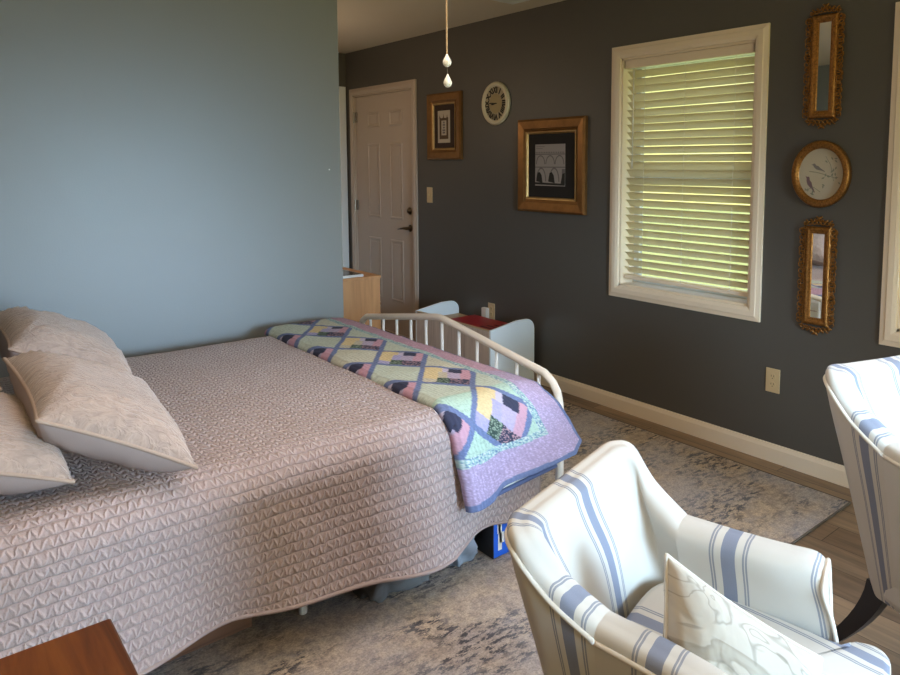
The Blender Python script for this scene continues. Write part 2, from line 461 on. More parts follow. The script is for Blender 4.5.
def window(i, o, seed):
    ya, yb, za, zb = o
    win = thing('window_%d' % i, None, None, (W, (ya + yb) / 2, za), kind='structure')
    L = win.location.copy()
    mb = MB(); casing(mb, ya, yb, za, zb); mb.build('window_casing', TRIM, win, loc=L)
    mb = MB(); t = .012
    mb.box(W, W + WT, ya, ya + t, za, zb); mb.box(W, W + WT, yb - t, yb, za, zb); mb.box(W, W + WT, ya, yb, zb - t, zb); mb.box(W, W + WT, ya, yb, za, za + t)
    mb.build('window_jamb', TRIM, win, loc=L)
    mb = MB(); xs = (W + .115, W + .145); s = .04
    mb.box(*xs, ya + t, ya + t + s, za + t, zb - t); mb.box(*xs, yb - t - s, yb - t, za + t, zb - t)
    mb.box(*xs, ya + t + s, yb - t - s, za + t, za + t + s); mb.box(*xs, ya + t + s, yb - t - s, zb - t - s, zb - t)
    zm = (za + zb) / 2 - .02; mb.box(*xs, ya + t + s, yb - t - s, zm - .022, zm + .022)
    mb.build('window_sash', WHITE, win, loc=L, bevel=.003)
    mb = MB(); mb.box(W + .128, W + .131, ya + t + s, yb - t - s, za + t + s, zb - t - s); mb.build('window_glass', GLASS, win, loc=L)
    # blind
    lab = ('white wooden slat blind hanging in the fully visible window' if i == 1 else 'white slat blind in the second window cut off by the right photo edge')
    bl = thing('window_blind', lab, 'blind', (W + .04, (ya + yb) / 2, zb - .012), group='window blinds')
    L = bl.location.copy(); y0, y1 = ya + .018, yb - .018; xc = W + .045
    zt = zb - .012
    mb = MB(); mb.box(W + .006, W + .020, y0 - .003, y1 + .003, zt - .047, zt - .001); mb.box(W + .006, W + .07, y0 - .003, y0 + .008, zt - .046, zt - .001); mb.box(W + .006, W + .07, y1 - .008, y1 + .003, zt - .046, zt - .001)
    mb.build('valance', TRIM, bl, loc=L, bevel=.003)
    mb = MB(); mb.box(W + .024, W + .068, y0 + .01, y1 - .01, zt - .045, zt - .002); mb.build('headrail', WHITE, bl, loc=L)
    mb = MB(); z = .838; rr = random.Random(seed); a = R(46); hw = .0262
    zs = []
    while z < zt - .048:
        zs.append(z); z += .0428
    for z in zs:
        aa = a - .20 * max(0, z - 1.4) - .03 + rr.uniform(-.03, .03)
        if z < 1.46 and z > 1.38: aa += .12
        dz = rr.uniform(-.0012, .0012)
        P = []
        for k in range(5):                      # slightly crowned slat: room edge high, outer edge low
            q = -1 + k * .5
            cx = xc + q * hw * math.cos(aa) ; cz = z + dz - q * hw * math.sin(aa)
            bow = .0022 * (1 - q * q)
            P.append((cx + bow * math.sin(aa), cz + bow * math.cos(aa)))
        top = [(p[0], p[1]) for p in P]; bot = [(p[0] - .0026 * math.sin(aa), p[1] - .0026 * math.cos(aa)) for p in P[::-1]]
        mb.prism([(x, y0 + .006, zz) for x, zz in top + bot], (0, y1 - y0 - .012, rr.uniform(-.002, .002)))
    mb.build('slats', SLAT, bl, loc=L)
    mb = MB(); mb.box(xc - .026, xc + .026, y0 + .006, y1 - .006, .785, .808); mb.build('bottom_rail', TRIM, bl, loc=L, bevel=.004)
    mb = MB()
    for f in (.13, .5, .83):
        yy = y0 + (y1 - y0) * f
        for xx in (xc - .0285, xc + .0285):
            mb.tube([(xx, yy, .80), (xx, yy, zt - .04)], .0011, 5)
    mb.build('ladder_cord', PLATE2, bl, loc=L)
    mb = MB(); yy = y1 - .065; mb.tube([(W + .010, yy, zt - .04), (W + .006, yy, 1.47)], .0035, 8); mb.tube([(W + .006, yy, 1.47), (W + .006, yy, 1.42)], .005, 8)
    mb.build('tilt_wand', PLATE2, bl, loc=L, smooth=True)
window(1, WIN1, 3); window(2, WIN2, 7)

# glazed opening behind the camera: frame of the structure
wg = thing('window_3', None, None, ((GW[0] + GW[1]) / 2, YB, GW[2]), kind='structure')
mb = MB()
for xx in (GW[0], (GW[0] + GW[1]) / 2 - .03, GW[1] - .06): mb.box(xx, xx + .06, YB - .1, YB - .04, GW[2], GW[3])
mb.box(GW[0], GW[1], YB - .1, YB - .04, GW[2], GW[2] + .06); mb.box(GW[0], GW[1], YB - .1, YB - .04, GW[3] - .06, GW[3])
mb.build('window_frame', WHITE, wg, loc=wg.location)

# entry door in the window wall
door = thing('door_1', None, None, (W, 5.42, 0), kind='structure'); L = door.location.copy()
mb = MB(); casing(mb, DO[0], DO[1], 0, DO[3], .06, False); mb.build('door_casing', DOORM, door, loc=L)
mb = MB(); mb.box(W, W + WT, DO[0], DO[0] + .012, 0, DO[3]); mb.box(W, W + WT, DO[1] - .012, DO[1], 0, DO[3]); mb.box(W, W + WT, DO[0], DO[1], DO[3] - .012, DO[3]); mb.box(W, W + WT, DO[0] + .012, DO[1] - .012, 0, .012)
mb.build('door_jamb', DOORM, door, loc=L)
mb = MB(); xd = W + .012
mb.box(xd, xd + .045, DO[0] + .014, DO[1] - .014, .014, DO[3] - .014)
slab = mb.build('door_slab', DOORM, door, loc=L)
mbp = MB()
for (ya, yb) in ((5.475, 5.685), (5.112, 5.315)):
    for (za, zb) in ((1.762, 1.895), (.985, 1.622), (.285, .812)):
        w = .028; prof = [(0, 0), (.2, .006), (.55, .007), (.8, .001), (1, 0)]
        loops = [[(xd - .001 - h, yb - fr * w, za + fr * w), (xd - .001 - h, yb - fr * w, zb - fr * w), (xd - .001 - h, ya + fr * w, zb - fr * w), (xd - .001 - h, ya + fr * w, za + fr * w)] for fr, h in prof]
        vs = [p for l in loops for p in l]
        fs = [(i * 4 + k, i * 4 + (k + 1) % 4, (i + 1) * 4 + (k + 1) % 4, (i + 1) * 4 + k) for i in range(4) for k in range(4)]
        mbp.add(vs, fs)
        mbp.prism([(xd - .001, yb - .045, za + .04), (xd - .001, yb - .045, zb - .04), (xd - .001, ya + .045, zb - .04), (xd - .001, ya + .045, za + .04)], (-.003, 0, 0))
mbp.build('raised_panel', DOORM, door, loc=L)
mb = MB(); mb.lathe([(.030, 0), (.030, .006), (.024, .012), (.016, .014), (.016, .022), (.006, .024)], (xd, 5.012, 1.066), 20, 'x'); mb.build('deadbolt', BRONZE, door, loc=L, smooth=True)
mb = MB(); mb.lathe([(.030, 0), (.030, .006), (.018, .012), (.012, .014), (.012, .045)], (xd, 5.008, .925), 20, 'x')
mb.tube([(xd - .045, 5.008, .925), (xd - .050, 5.03, .925), (xd - .050, 5.075, .920), (xd - .047, 5.125, .912)], [.011, .010, .008, .006], 10)
mb.build('lever_handle', BRONZE, door, loc=L, smooth=True)
for zz in (.25, 1.08, 1.86):
    mb = MB(); mb.tube([(W - .006, 5.902, zz - .05), (W - .006, 5.902, zz + .05)], .007, 8); mb.box(W + .001, W + .012, 5.868, 5.902, zz - .045, zz + .045); mb.build('hinge', STEEL, door, loc=L)

# white door on the end wall, only a sliver seen
d2 = thing('door_2', None, None, (2.6, YE, 0), kind='structure'); L = d2.location.copy()
mb = MB(); mb.box(3.012, 3.076, YE - .018, YE, 0, 2.14); mb.box(2.10, 2.164, YE - .018, YE, 0, 2.14); mb.box(2.164, 3.012, YE - .018, YE, 2.076, 2.14); mb.build('door_casing', WHITE, d2, loc=L, bevel=.004)
mb = MB(); mb.box(2.164, 3.012, YE - .012, YE, 0.01, 2.076); mb.build('door_slab', WHITE, d2, loc=L)

# ceiling vent
v = thing('ceiling_vent', 'white ceiling vent cover near the top edge above the dark wall', 'vent', (2.75, 3.32, CH))
L = v.location.copy(); mb = MB(); mb.box(2.60, 2.90, 3.17, 3.47, CH - .012, CH - .0005); mb.build('vent_frame', WHITE, v, loc=L, bevel=.005)
mb = MB()
for k in range(8): mb.obox((2.75, 3.205 + k * .033, CH - .014), (.125, 0, 0), (0, .012, .004), (0, -.0003, .001))
mb.build('louvres', WHITE, v, loc=L)

# ------------------------------------------------------------------ things on the window wall
class Wall:
    """maps (a right, b up, c out) on the window wall to world"""
    def __init__(s, y, z): s.y, s.z = y, z
    def __call__(s, a, b, c=0): return (W - c, s.y - a, s.z + b)
    @property
    def loc(s): return Vector((W, s.y, s.z))

def ringframe(mb, P, hw, hh, prof, seg=None):
    """rect frame: prof = (inset, height) list from outer edge in"""
    loops = [[P(-hw + i, -hh + i, h), P(hw - i, -hh + i, h), P(hw - i, hh - i, h), P(-hw + i, hh - i, h)] for i, h in prof]
    n = len(prof); vs = [p for l in loops for p in l]
    fs = [(i * 4 + k, i * 4 + (k + 1) % 4, (i + 1) * 4 + (k + 1) % 4, (i + 1) * 4 + k) for i in range(n - 1) for k in range(4)]
    mb.add(vs, fs)

def plate(mb, P, a0, a1, b0, b1, c0, c1):
    mb.prism([P(a0, b0, c0), P(a1, b0, c0), P(a1, b1, c0), P(a0, b1, c0)], Vector(P(0, 0, c1)) - Vector(P(0, 0, c0)))

INKB = nmat('ink black', (.02, .018, .016), .8); INKG = nmat('ink grey', (.16, .14, .14), .8); PAPER = nmat('aged paper', (.50, .44, .36), .9)
PAPER2 = nmat('cool grey print', (.36, .32, .30), .9); MATB = nmat('black mat board', (.012, .009, .008), .85); MATBR = nmat('dark brown mat board', (.035, .018, .012), .85)

def text_mesh(s, size, bold=0):
    cu = bpy.data.curves.new('t', 'FONT'); cu.body = s; cu.size = size; cu.align_x = 'CENTER'; cu.align_y = 'CENTER'; cu.offset = bold
    o = bpy.data.objects.new('t', cu); C.objects.link(o)
    bpy.context.view_layer.update()
    me = bpy.data.meshes.new_from_object(o.evaluated_get(bpy.context.evaluated_depsgraph_get()))
    vs = [tuple(v.co) for v in me.vertices]; fs = [tuple(p.vertices) for p in me.polygons]
    bpy.data.objects.remove(o); bpy.data.meshes.remove(me); bpy.data.curves.remove(cu)
    return vs, fs

# small framed emblem print
P = Wall(4.482, 1.727)
t_ = thing('picture_frame', 'smaller gilt-framed print on dark mat beside the door', 'picture', P.loc, group='gilt-framed prints'); L = P.loc
mb = MB(); ringframe(mb, P, .222, .248, [(0, 0), (0, .018), (.012, .026), (.055, .022), (.062, .016), (.075, .012)]); mb.build('frame', GOLDD, t_, loc=L)
mb = MB(); ringframe(mb, P, .148, .174, [(0, .012), (0, .019), (.008, .017), (.014, .008)]); mb.build('fillet', GOLDL, t_, loc=L)
mb = MB(); plate(mb, P, -.14, .14, -.165, .165, .002, .007); mb.build('mat_board', MATBR, t_, loc=L)
mb = MB(); plate(mb, P, -.088, .072, -.122, .118, .0075, .0085); pr = mb.build('print', PAPER, t_, loc=L)
mb = MB()
def ppoly(mb, P, pts, c): mb.poly([P(a, b, c) for a, b in pts])
for k in range(3):
    a = -.056 + k * .048 - .004
    ppoly(mb, P, [(a - .018, .062), (a + .018, .062), (a + .006, .066), (a, .096 - abs(k - 1) * .006), (a - .006, .066)], .0092)
plate(mb, P, -.064, .050, .044, .062, .0088, .0095); plate(mb, P, -.064, -.040, -.07, .044, .0088, .0095); plate(mb, P, .026, .050, -.07, .044, .0088, .0095)
plate(mb, P, -.064, .050, -.094, -.066, .0088, .0095)
mb.build('emblem', nmat('sepia ink', (.10, .06, .035), .8), t_, loc=L)
mb = MB()
for k, hgt in enumerate((.030, .012, -.008, -.028, -.046)):
    w_ = (.010, .016, .012, .018, .016)[k]; plate(mb, P, -.007 - w_, -.007 + w_, hgt - .007, hgt + .006, .0088, .0096)
mb.build('figure_drawing', INKG, t_, loc=L)

# large framed bridge print
P = Wall(3.307, 1.435); L = P.loc
t_ = thing('picture_frame', 'larger gilt-framed print of a stone arch bridge on black mat', 'picture', L, group='gilt-framed prints')
mb = MB(); ringframe(mb, P, .312, .298, [(0, 0), (0, .020), (.014, .030), (.060, .024), (.068, .018), (.08, .012)]); mb.build('frame', GOLDD, t_, loc=L)
mb = MB(); ringframe(mb, P, .232, .218, [(0, .012), (0, .021), (.009, .019), (.016, .008)]); mb.build('fillet', GOLDL, t_, loc=L)
mb = MB(); plate(mb, P, -.222, .222, -.208, .208, .002, .007); mb.build('mat_board', MATB, t_, loc=L)
mb = MB(); plate(mb, P, -.150, .128, -.128, .136, .0075, .0085); mb.build('print', PAPER2, t_, loc=L)
mb = MB()
def arch(mb, P, cx, base, w, h, th, c, fill=False):
    n = 14; o = [(cx + (w / 2 + th) * math.cos(PI * k / n), base + (h + th) * math.sin(PI * k / n)) for k in range(n + 1)]
    i = [(cx + w / 2 * math.cos(PI * k / n), base + h * math.sin(PI * k / n)) for k in range(n, -1, -1)]
    for k in range(n): ppoly(mb, P, [o[k], o[k + 1], i[n - k - 1], i[n - k]], c)
def clipx(x): return max(-.148, min(.126, x))
for cx in (-.098, -.008, .078): arch(mb, P, cx, .010, .072, .050, .007, .0092)
plate(mb, P, -.150, .128, .070, .076, .0088, .0093)
for k in range(17): plate(mb, P, -.144 + k * .016, -.136 + k * .016, .079, .088, .0088, .0093)
plate(mb, P, -.150, .128, -.012, -.006, .0088, .0093)
for cx in (-.092, .030): arch(mb, P, cx, -.10, .078, .080, .009, .0092)
plate(mb, P, .100, .128, -.11, -.02, .0088, .0093)
for k in range(2): plate(mb, P, -.14, -.08 + k * .02, .108 + k * .012, .111 + k * .012, .0088, .0093)
mb.build('bridge_drawing', INKG, t_, loc=L)
mb = MB()
for cx in (-.108, .006):
    ppoly(mb, P, [(cx - .032, -.10), (cx + .03, -.11), (cx + .02, -.06), (cx + .002, -.04), (cx - .018, -.045)], .0094)
ppoly(mb, P, [(.09, -.11), (.127, -.115), (.127, -.045), (.105, -.05)], .0096)
ppoly(mb, P, [(-.15, -.106), (.127, -.112), (.127, -.124), (-.15, -.120)], .0095)
mb.build('foreground_shapes', INKB, t_, loc=L)

# wall clock
P = Wall(3.863, 1.858); L = P.loc
ck = thing('wall_clock', 'round cream wall clock with dark roman numerals between the framed prints', 'clock', L)
CLK = painted('clock cream', (.70, .62, .44), .4, .02)
mb = MB(); mb.lathe([(.146, 0), (.148, .012), (.142, .024), (.130, .028), (.118, .022), (.114, .012)], L, 48, 'x'); mb.build('clock_rim', CLK, ck, loc=L, smooth=True)
mb = MB(); mb.lathe([(.116, .008), (.116, .0125)], L, 48, 'x'); mb.build('clock_face', nmat('clock face', (.45, .38, .24), .6), ck, loc=L)
mb = MB()
for k, s in enumerate(['XII', 'I', 'II', 'III', 'IIII', 'V', 'VI', 'VII', 'VIII', 'IX', 'X', 'XI']):
    vs, fs = text_mesh(s, .056, .0028); a = -k * PI / 6
    wd = max(x for x, y, z in vs) - min(x for x, y, z in vs); sc = min(1, .048 / wd)
    pts = []
    for x, y, z in vs:
        x *= sc; y = y * 1.05 + .090
        pts.append(P(x * math.cos(a) - y * math.sin(a), x * math.sin(a) + y * math.cos(a), .0135))
    mb.add(pts, fs)
mb.build('numerals', INKB, ck, loc=L, recalc=False)
mb = MB(); mb.lathe([(.066, .0128), (.066, .0132)], L, 40, 'x'); mb.build('face_centre', nmat('clock centre', (.40, .31, .15), .6), ck, loc=L)
for nm, ang, ln, wd in (('hour_hand', R(262), .052, .006), ('minute_hand', R(268 + 6), .085, .004)):
    mb = MB(); d = (math.sin(ang), math.cos(ang)); nrm = (-d[1], d[0])
    q = lambda f, w_: (d[0] * f * ln + nrm[0] * w_, d[1] * f * ln + nrm[1] * w_)
    mb.prism([P(*q(-.2, -wd / 2), .015), P(*q(.6, -wd), .015), P(*q(1, 0), .015), P(*q(.6, wd), .015), P(*q(-.2, wd / 2), .015)], (-.001, 0, 0))
    mb.build(nm, INKB, ck, loc=L)

# carved mirrors
def scroll(mb, P, a, b, r, turn, rot, flip, c=.010, th=.0038):
    pts = []
    for k in range(15):
        t = k / 14; ang = rot + flip * t * turn; rr_ = r * (1 - .75 * t)
        pts.append(P(a + rr_ * math.cos(ang), b + rr_ * math.sin(ang), c + .006 * math.sin(PI * t)))
    mb.tube(pts, [th * (1 - .45 * k / 14) for k in range(15)], 6)
def carved_mirror(y, z, lab, lean):
    P = Wall(y, z); L = P.loc
    m = thing('gilt_mirror', lab, 'mirror', L, group='carved gilt mirrors')
    mb = MB(); ringframe(mb, P, .060, .226, [(0, .002), (0, .014), (.006, .020), (.014, .022), (.022, .018), (.030, .016), (.034, .008)]); mb.build('inner_frame', GOLD, m, loc=L)
    mb = MB(); plate(mb, P, -.032, .032, -.198, .198, .003, .009); mb.build('mirror_glass', MIRROR, m, loc=L)
    mb = MB(); rr = random.Random(5)
    for s in (-1, 1):
        b = -.215; k = 0
        while b < .22:
            r = .021 + .004 * math.sin(k * 2.1)
            scroll(mb, P, s * (.078), b, r, R(400), R(90 if k % 2 else -90), s * (1 if k % 2 else -1))
            scroll(mb, P, s * (.068), b + .012, r * .6, R(300), R(0 if s > 0 else 180), -s)
            b += .026; k += 1
        mb.tube([P(s * (.064 + .018 * abs(math.sin(t * .62))), -.22 + t * .0148, .008) for t in range(31)], .003, 6)
    for s in (-1, 1):
        for k in range(-3, 4):
            scroll(mb, P, k * .021, s * (.240 + .006 * (1 - abs(k) / 3)), .014, R(380), R(90 * s), (1 if k >= 0 else -1) * s)
        scroll(mb, P, .014, s * .258, .013, R(330), R(90 * s), s); scroll(mb, P, -.014, s * .258, .013, R(330), R(90 * s), -s)
        mb.tube([P(-.07 + t * .014, s * (.236 + .016 * math.sin(PI * t / 10)), .008) for t in range(11)], .0035, 6)
        mb.lathe([(.010, .004), (.009, .012), (.004, .018)], P(0, s * .262), 10, 'x')
    mb.build('scrollwork', GOLD, m, loc=L, smooth=True)
carved_mirror(1.531, 1.876, 'tall narrow gilt mirror with carved scroll frame above the oval bird picture', 0)
carved_mirror(1.522, .937, 'tall narrow gilt mirror with carved scroll frame below the oval bird picture', 0)

# oval bird picture
P = Wall(1.523, 1.400); L = P.loc
ov = thing('oval_picture', 'oval gilt-framed bird print hanging between the two carved mirrors', 'picture', L)
mb = MB(); mb.lathe([(.136, 0), (.137, .022), (.130, .034), (.122, .032), (.116, .036), (.108, .028), (.104, .012)], L, 56, 'x', 1, 1.10); mb.build('oval_frame', GOLD, ov, loc=L, smooth=True)
mb = MB(); mb.lathe([(.106, .004), (.106, .0128)], L, 56, 'x', 1, 1.10); mb.build('print', nmat('ivory print', (.52, .46, .35), .35), ov, loc=L)
mb = MB()
def bird(mb, P, a, b, s, rot, fl=1):
    sh = [(-1.5, .55), (-1.15, .62), (-.9, .85), (-.6, .8), (-.3, .45), (.3, .35), (.9, -.1), (2.0, -.65), (2.1, -.85), (1.1, -.62), (.5, -.6), (-.1, -.5), (-.7, -.1), (-1.0, .3)]
    pts = [(a + s * (fl * x * math.cos(rot) - y * math.sin(rot)), b + s * (fl * x * math.sin(rot) + y * math.cos(rot))) for x, y in sh]
    ppoly(mb, P, pts, .0136)
bird(mb, P, -.018, .030, .019, R(-6)); mb.build('grey_bird', nmat('grey bird ink', (.22, .20, .20), .7), ov, loc=L)
mb = MB(); bird(mb, P, -.052, -.040, .023, R(-38)); mb.build('mauve_bird', nmat('mauve bird ink', (.20, .13, .15), .7), ov, loc=L)
mb = MB()
rr = random.Random(2)
mb.tube([P(-.055, .012, .013), P(-.02, .008, .013), (P(.03, -.005, .013)), P(.075, -.02, .013)], .0013, 5)
mb.tube([P(-.075, -.075, .013), P(-.03, -.06, .013), P(.0, -.08, .013)], .0013, 5)
mb.tube([P(.02, .08, .013), P(.045, .04, .013), P(.06, -.03, .013)], .001, 5)
for k in range(26):
    a, b = ((rr.uniform(.01, .09), rr.uniform(-.06, .07)) if k < 17 else (rr.uniform(-.085, -.03), rr.uniform(-.1, -.07)))
    if (a / .1) ** 2 + (b / .11) ** 2 > .9: continue
    an = rr.uniform(0, PI); l_ = .009
    ppoly(mb, P, [(a - l_ * math.cos(an), b - l_ * math.sin(an)), (a - .004 * math.sin(an), b + .004 * math.cos(an)), (a + l_ * math.cos(an), b + l_ * math.sin(an)), (a + .004 * math.sin(an), b - .004 * math.cos(an))], .0139)
mb.build('branches', nmat('sage ink', (.26, .27, .22), .8), ov, loc=L)

# outlets and switch
def outlet(y, z, lab):
    P = Wall(y, z); L = P.loc
    o = thing('wall_outlet', lab, 'outlet', L, group='wall outlets')
    mb = MB(); plate(mb, P, -.037, .037, -.059, .059, 0, .005); mb.build('cover_plate', PLATE, o, loc=L, bevel=.002)
    for s in (-1, 1):
        mb = MB(); mb.lathe([(.0165, .004), (.0165, .0068)], P(0, s * .0195), 18, 'x'); r_ = mb.build('socket', PLATE, o, loc=L)
        mb = MB()
        for a in (-.0065, .0065): plate(mb, P, a - .0012, a + .0012, s * .0195 - .001, s * .0195 + .008, .0066, .0072)
        mb.lathe([(.0025, .0066), (.0025, .0072)], P(0, s * .0195 - .008), 8, 'x')
        mb.build('slot', DARKHOLE, r_, loc=L)
outlet(1.728, .402, 'almond duplex outlet low on the wall between window and striped armchair')
outlet(3.925, .405, 'almond outlet behind the red book, partly hidden by a white plug')
P = Wall(3.972, .372); mb = MB(); plate(mb, P, -.026, .026, -.030, .055, .0060, .038); plate(mb, P, -.024, .008, -.028, .053, .0, .0065)
tag(mb.build('plug_adapter', PLATE2, bevel=.006, loc=P.loc), 'white plug-in adapter in the outlet behind the foot rail', 'plug')
P = Wall(4.699, 1.206); L = P.loc
o = thing('light_switch', 'almond light switch on the dark wall beside the door', 'switch', L)
mb = MB(); plate(mb, P, -.037, .037, -.060, .060, 0, .005); mb.build('cover_plate', PLATE, o, loc=L, bevel=.002)
mb = MB(); mb.obox(P(0, .002, .010), (.008, 0, .003), (0, .0045, 0), (-.002, 0, .010)); mb.build('toggle', PLATE, o, loc=L)

# fan pull cord
pc = thing('pull_cord', 'hanging ceiling fan pull cord with two teardrop pulls', 'pull cord', (1.182, 1.706, CH))
L = pc.location.copy(); X_, Y_ = L.x, L.y
mb = MB(); mb.tube([(X_, Y_, CH), (X_, Y_, 1.735)], .0024, 8); mb.build('cord', nmat('gold cord', (.45, .31, .15), .5), pc, loc=L)
mb = MB(); mb.tube([(X_, Y_, 1.71), (X_ + .002, Y_, 1.68)], .0011, 6); mb.build('bead_chain', STEEL, pc, loc=L)
DROP = nmat('ivory pull', (.85, .82, .66), .3)
for zt, dx in ((1.742, 0), (1.685, .002)):
    mb = MB(); mb.lathe([(.0015, 0), (.004, -.006), (.0095, -.016), (.0125, -.024), (.0105, -.032), (.005, -.037), (.001, -.038)], (X_ + dx, Y_, zt), 16); mb.build('teardrop_pull', DROP, pc, loc=L, smooth=True)
mb = MB(); mb.lathe([(.03, 0), (.028, -.012), (.01, -.02)], (X_, Y_, CH), 20); mb.build('ceiling_cup', WHITE, pc, loc=L, smooth=True)

# ------------------------------------------------------------------ rug
mb = MB(); n = 40
x0, x1, y0, y1 = .26, 2.93, 1.26, 3.39
mb.box(x0, x1, y0, y1, .0005, .009)
rg = thing('area_rug', 'distressed beige and grey area rug under the bed and along the window wall', 'rug', (1.5, 2.9, 0))
mb.build('rug_pile', RUG, rg, loc=rg.location, bevel=.004)
mb = MB(); mb.tube([(x0, y0, .006), (x1, y0, .006), (x1, y1, .006), (x0, y1, .006)], .005, 6, closed=True); mb.build('binding', cloth('rug binding', (.13, .10, .075)), rg, loc=rg.location)

# ------------------------------------------------------------------ bed frame
BX = 1.885
fr = thing('metal_bed', 'ivory metal bed frame with a peaked spindle foot rail', 'bed', (.8, 2.75, 0)); L = fr.location.copy()
yn, yf, zc, ze = 1.965, 3.590, .712, .588
ym = (yn + yf) / 2 + .02
def railz(y): return zc - (zc - ze) * abs(y - ym) / ((ym - yn) if y < ym else (yf - ym))
half = [(yn, 0.0), (yn, .20), (yn, .40), (yn, .46), (yn + .004, .50), (yn + .016, .540), (yn + .042, .573), (yn + .09, railz(yn + .09)), (yn + .4, railz(yn + .4)), (ym - .04, railz(ym - .04)), (ym - .012, railz(ym - .0) - .004), (ym, zc - .004)]
full = half + [(yf + ym - (y - yn) * (yf - ym) / (ym - yn) - ym, z) for y, z in half[-2::-1]]
mb = MB(); mb.tube([(BX, y, z) for y, z in full], .0165, 14); mb.build('foot_rail', RAILP, fr, loc=L, smooth=True)
mb = MB(); mb.tube([(BX, yn, .26), (BX, yf, .26)], .013, 10); mb.build('lower_rail', RAILP, fr, loc=L, smooth=True)
for y in np.linspace(yn + .125, yf - .125, 11):
    mb = MB(); mb.tube([(BX, y, .26), (BX, y, railz(y))], .0075, 10); mb.build('spindle', WHITE, fr, loc=L, smooth=True)
mb = MB(); mb.tube([(-.36, yn, 0), (-.36, yn, .95), (-.36, yn + .03, 1.04), (-.36, yn + .1, 1.08), (-.36, ym, 1.22), (-.36, yf - .1, 1.08), (-.36, yf - .03, 1.04), (-.36, yf, .95), (-.36, yf, 0)], .0165, 12); mb.build('head_rail', RAILP, fr, loc=L, smooth=True)
for y in np.linspace(yn + .13, yf - .13, 9):
    mb = MB(); mb.tube([(-.36, y, .3), (-.36, y, 1.08 + (.14 - abs(y - ym) * .2))], .0075, 8); mb.build('spindle', WHITE, fr, loc=L, smooth=True)
for y in (2.05, 3.46):
    mb = MB(); mb.box(-.36, BX, y - .012, y + .012, .27, .32); mb.build('side_rail', RAILP, fr, loc=L)
for x, y in ((.885, 2.095), (.885, 3.4), (1.75, 2.30)):
    mb = MB(); mb.tube([(x, y, .008), (x, y, .28)], .0135, 10); mb.build('leg', RAILP, fr, loc=L)

# mattress
mb = MB(); mb.box(-.30, 1.80, 1.97, 3.46, .325, .595)
tag(mb.build('mattress', cloth('mattress ticking', (.7, .68, .64)), bevel=.06, seg=4, loc=(.75, 2.7, .325)), 'mattress hidden beneath the rose taupe quilted coverlet', 'mattress')

# quilted coverlet
HEM = []
QHEM = cloth('coverlet hem', (.40, .31, .29), 300, .1)
def coverlet():
    r = .10; X0, X1, Y0, Y1 = -.28, 1.80, 1.90, 3.48
    ix0, ix1, iy0, iy1 = X0 + r, X1 - r, Y0 + r, Y1 - r
    zt = .605
    mb = MB()
    # top
    nx, ny = 90, 70
    def zt_at(x, y):
        return zt + .006 * mn.noise(Vector((x * 3, y * 3, 0))) + .003 * mn.noise(Vector((x * 11, y * 11, 3)))
    top = [[(x, y, zt_at(x, y)) for y in np.linspace(iy0, iy1, ny)] for x in np.linspace(ix0, ix1, nx)]
    mb.grid(top, [[(x, y) for y in np.linspace(iy0, iy1, ny)] for x in np.linspace(ix0, ix1, nx)])
    # skirt
    per = []       # (base point, outward dir, uv base, uv dir, kind param)
    for x in np.linspace(ix0, ix1, 150): per.append(((x, iy0), (0, -1)))
    for k in range(1, 20): a = -PI / 2 + PI / 2 * k / 20; per.append(((ix1, iy0), (math.cos(a), math.sin(a))))
    for y in np.linspace(iy0, iy1, 60): per.append(((ix1, y), (1, 0)))
    for k in range(1, 20): a = PI / 2 * k / 20; per.append(((ix1, iy1), (math.cos(a), math.sin(a))))
    for x in np.linspace(ix1, ix0, 60): per.append(((x, iy1), (0, 1)))
    hem = [(-.3, .17), (.2, .165), (.42, .175), (.62, .188), (.80, .178), (1.04, .160), (1.2, .135), (1.32, .118), (1.42, .145), (1.52, .145), (1.7, .125)]
    hx = [h[0] for h in hem]; hz = [h[1] for h in hem]
    G, UV = [], []
    m = 40
    for i, ((bx, by), (dx, dy)) in enumerate(per):
        near = max(0, -dy); foot = max(0, dx)
        zh = float(np.interp(bx, hx, hz)) * near + .34 * foot + (.30 if dy > 0 else 0) * max(0, dy)
        if foot > 0 and near > 0: zh = (float(np.interp(bx, hx, hz))) * (1 - foot) + .34 * foot
        row, ruv = [], []
        z0 = zt_at(bx, by)
        arc = r * PI / 2; drop = (z0 - r - zh); Ltot = arc + drop
        for j in range(m):
            s = Ltot * j / (m - 1)
            if s < arc:
                th = s / r; o = r * math.sin(th); z = z0 - r * (1 - math.cos(th))
            else:
                q = (s - arc) / max(drop, .01); o = r; z = z0 - r - (s - arc)
                x = bx
                fold = .030 * math.sin(x * 7.0 + .6) + .012 * math.sin(x * 17 + 1) + .045 * math.exp(-((x - 1.27) / .13) ** 2) - .03 * math.exp(-((x - 1.50) / .08) ** 2)
                o += near * (q ** 1.3) * (fold + .012) + foot * .0 - foot * .02 * q
                o += .004 * mn.noise(Vector((x * 9, z * 9, by)))
            x_, y_ = bx + dx * o, by + dy * o
            row.append((x_, y_, z)); ruv.append((bx + dx * s, by + dy * s))
        G.append(row); UV.append(ruv)
    mb.grid(G, UV)
    HEM[:] = [row[-1] for row in G]
    return mb
cv = thing('coverlet', 'rose taupe matelasse coverlet draped over the whole bed', 'bedspread', (.75, 2.7, .6))
cvo = coverlet().build('coverlet_cloth', QUILT, cv, smooth=True, loc=cv.location)
mb = MB(); mb.tube(HEM, .006, 7); mb.build('hem', QHEM, cv, smooth=True, loc=cv.location)

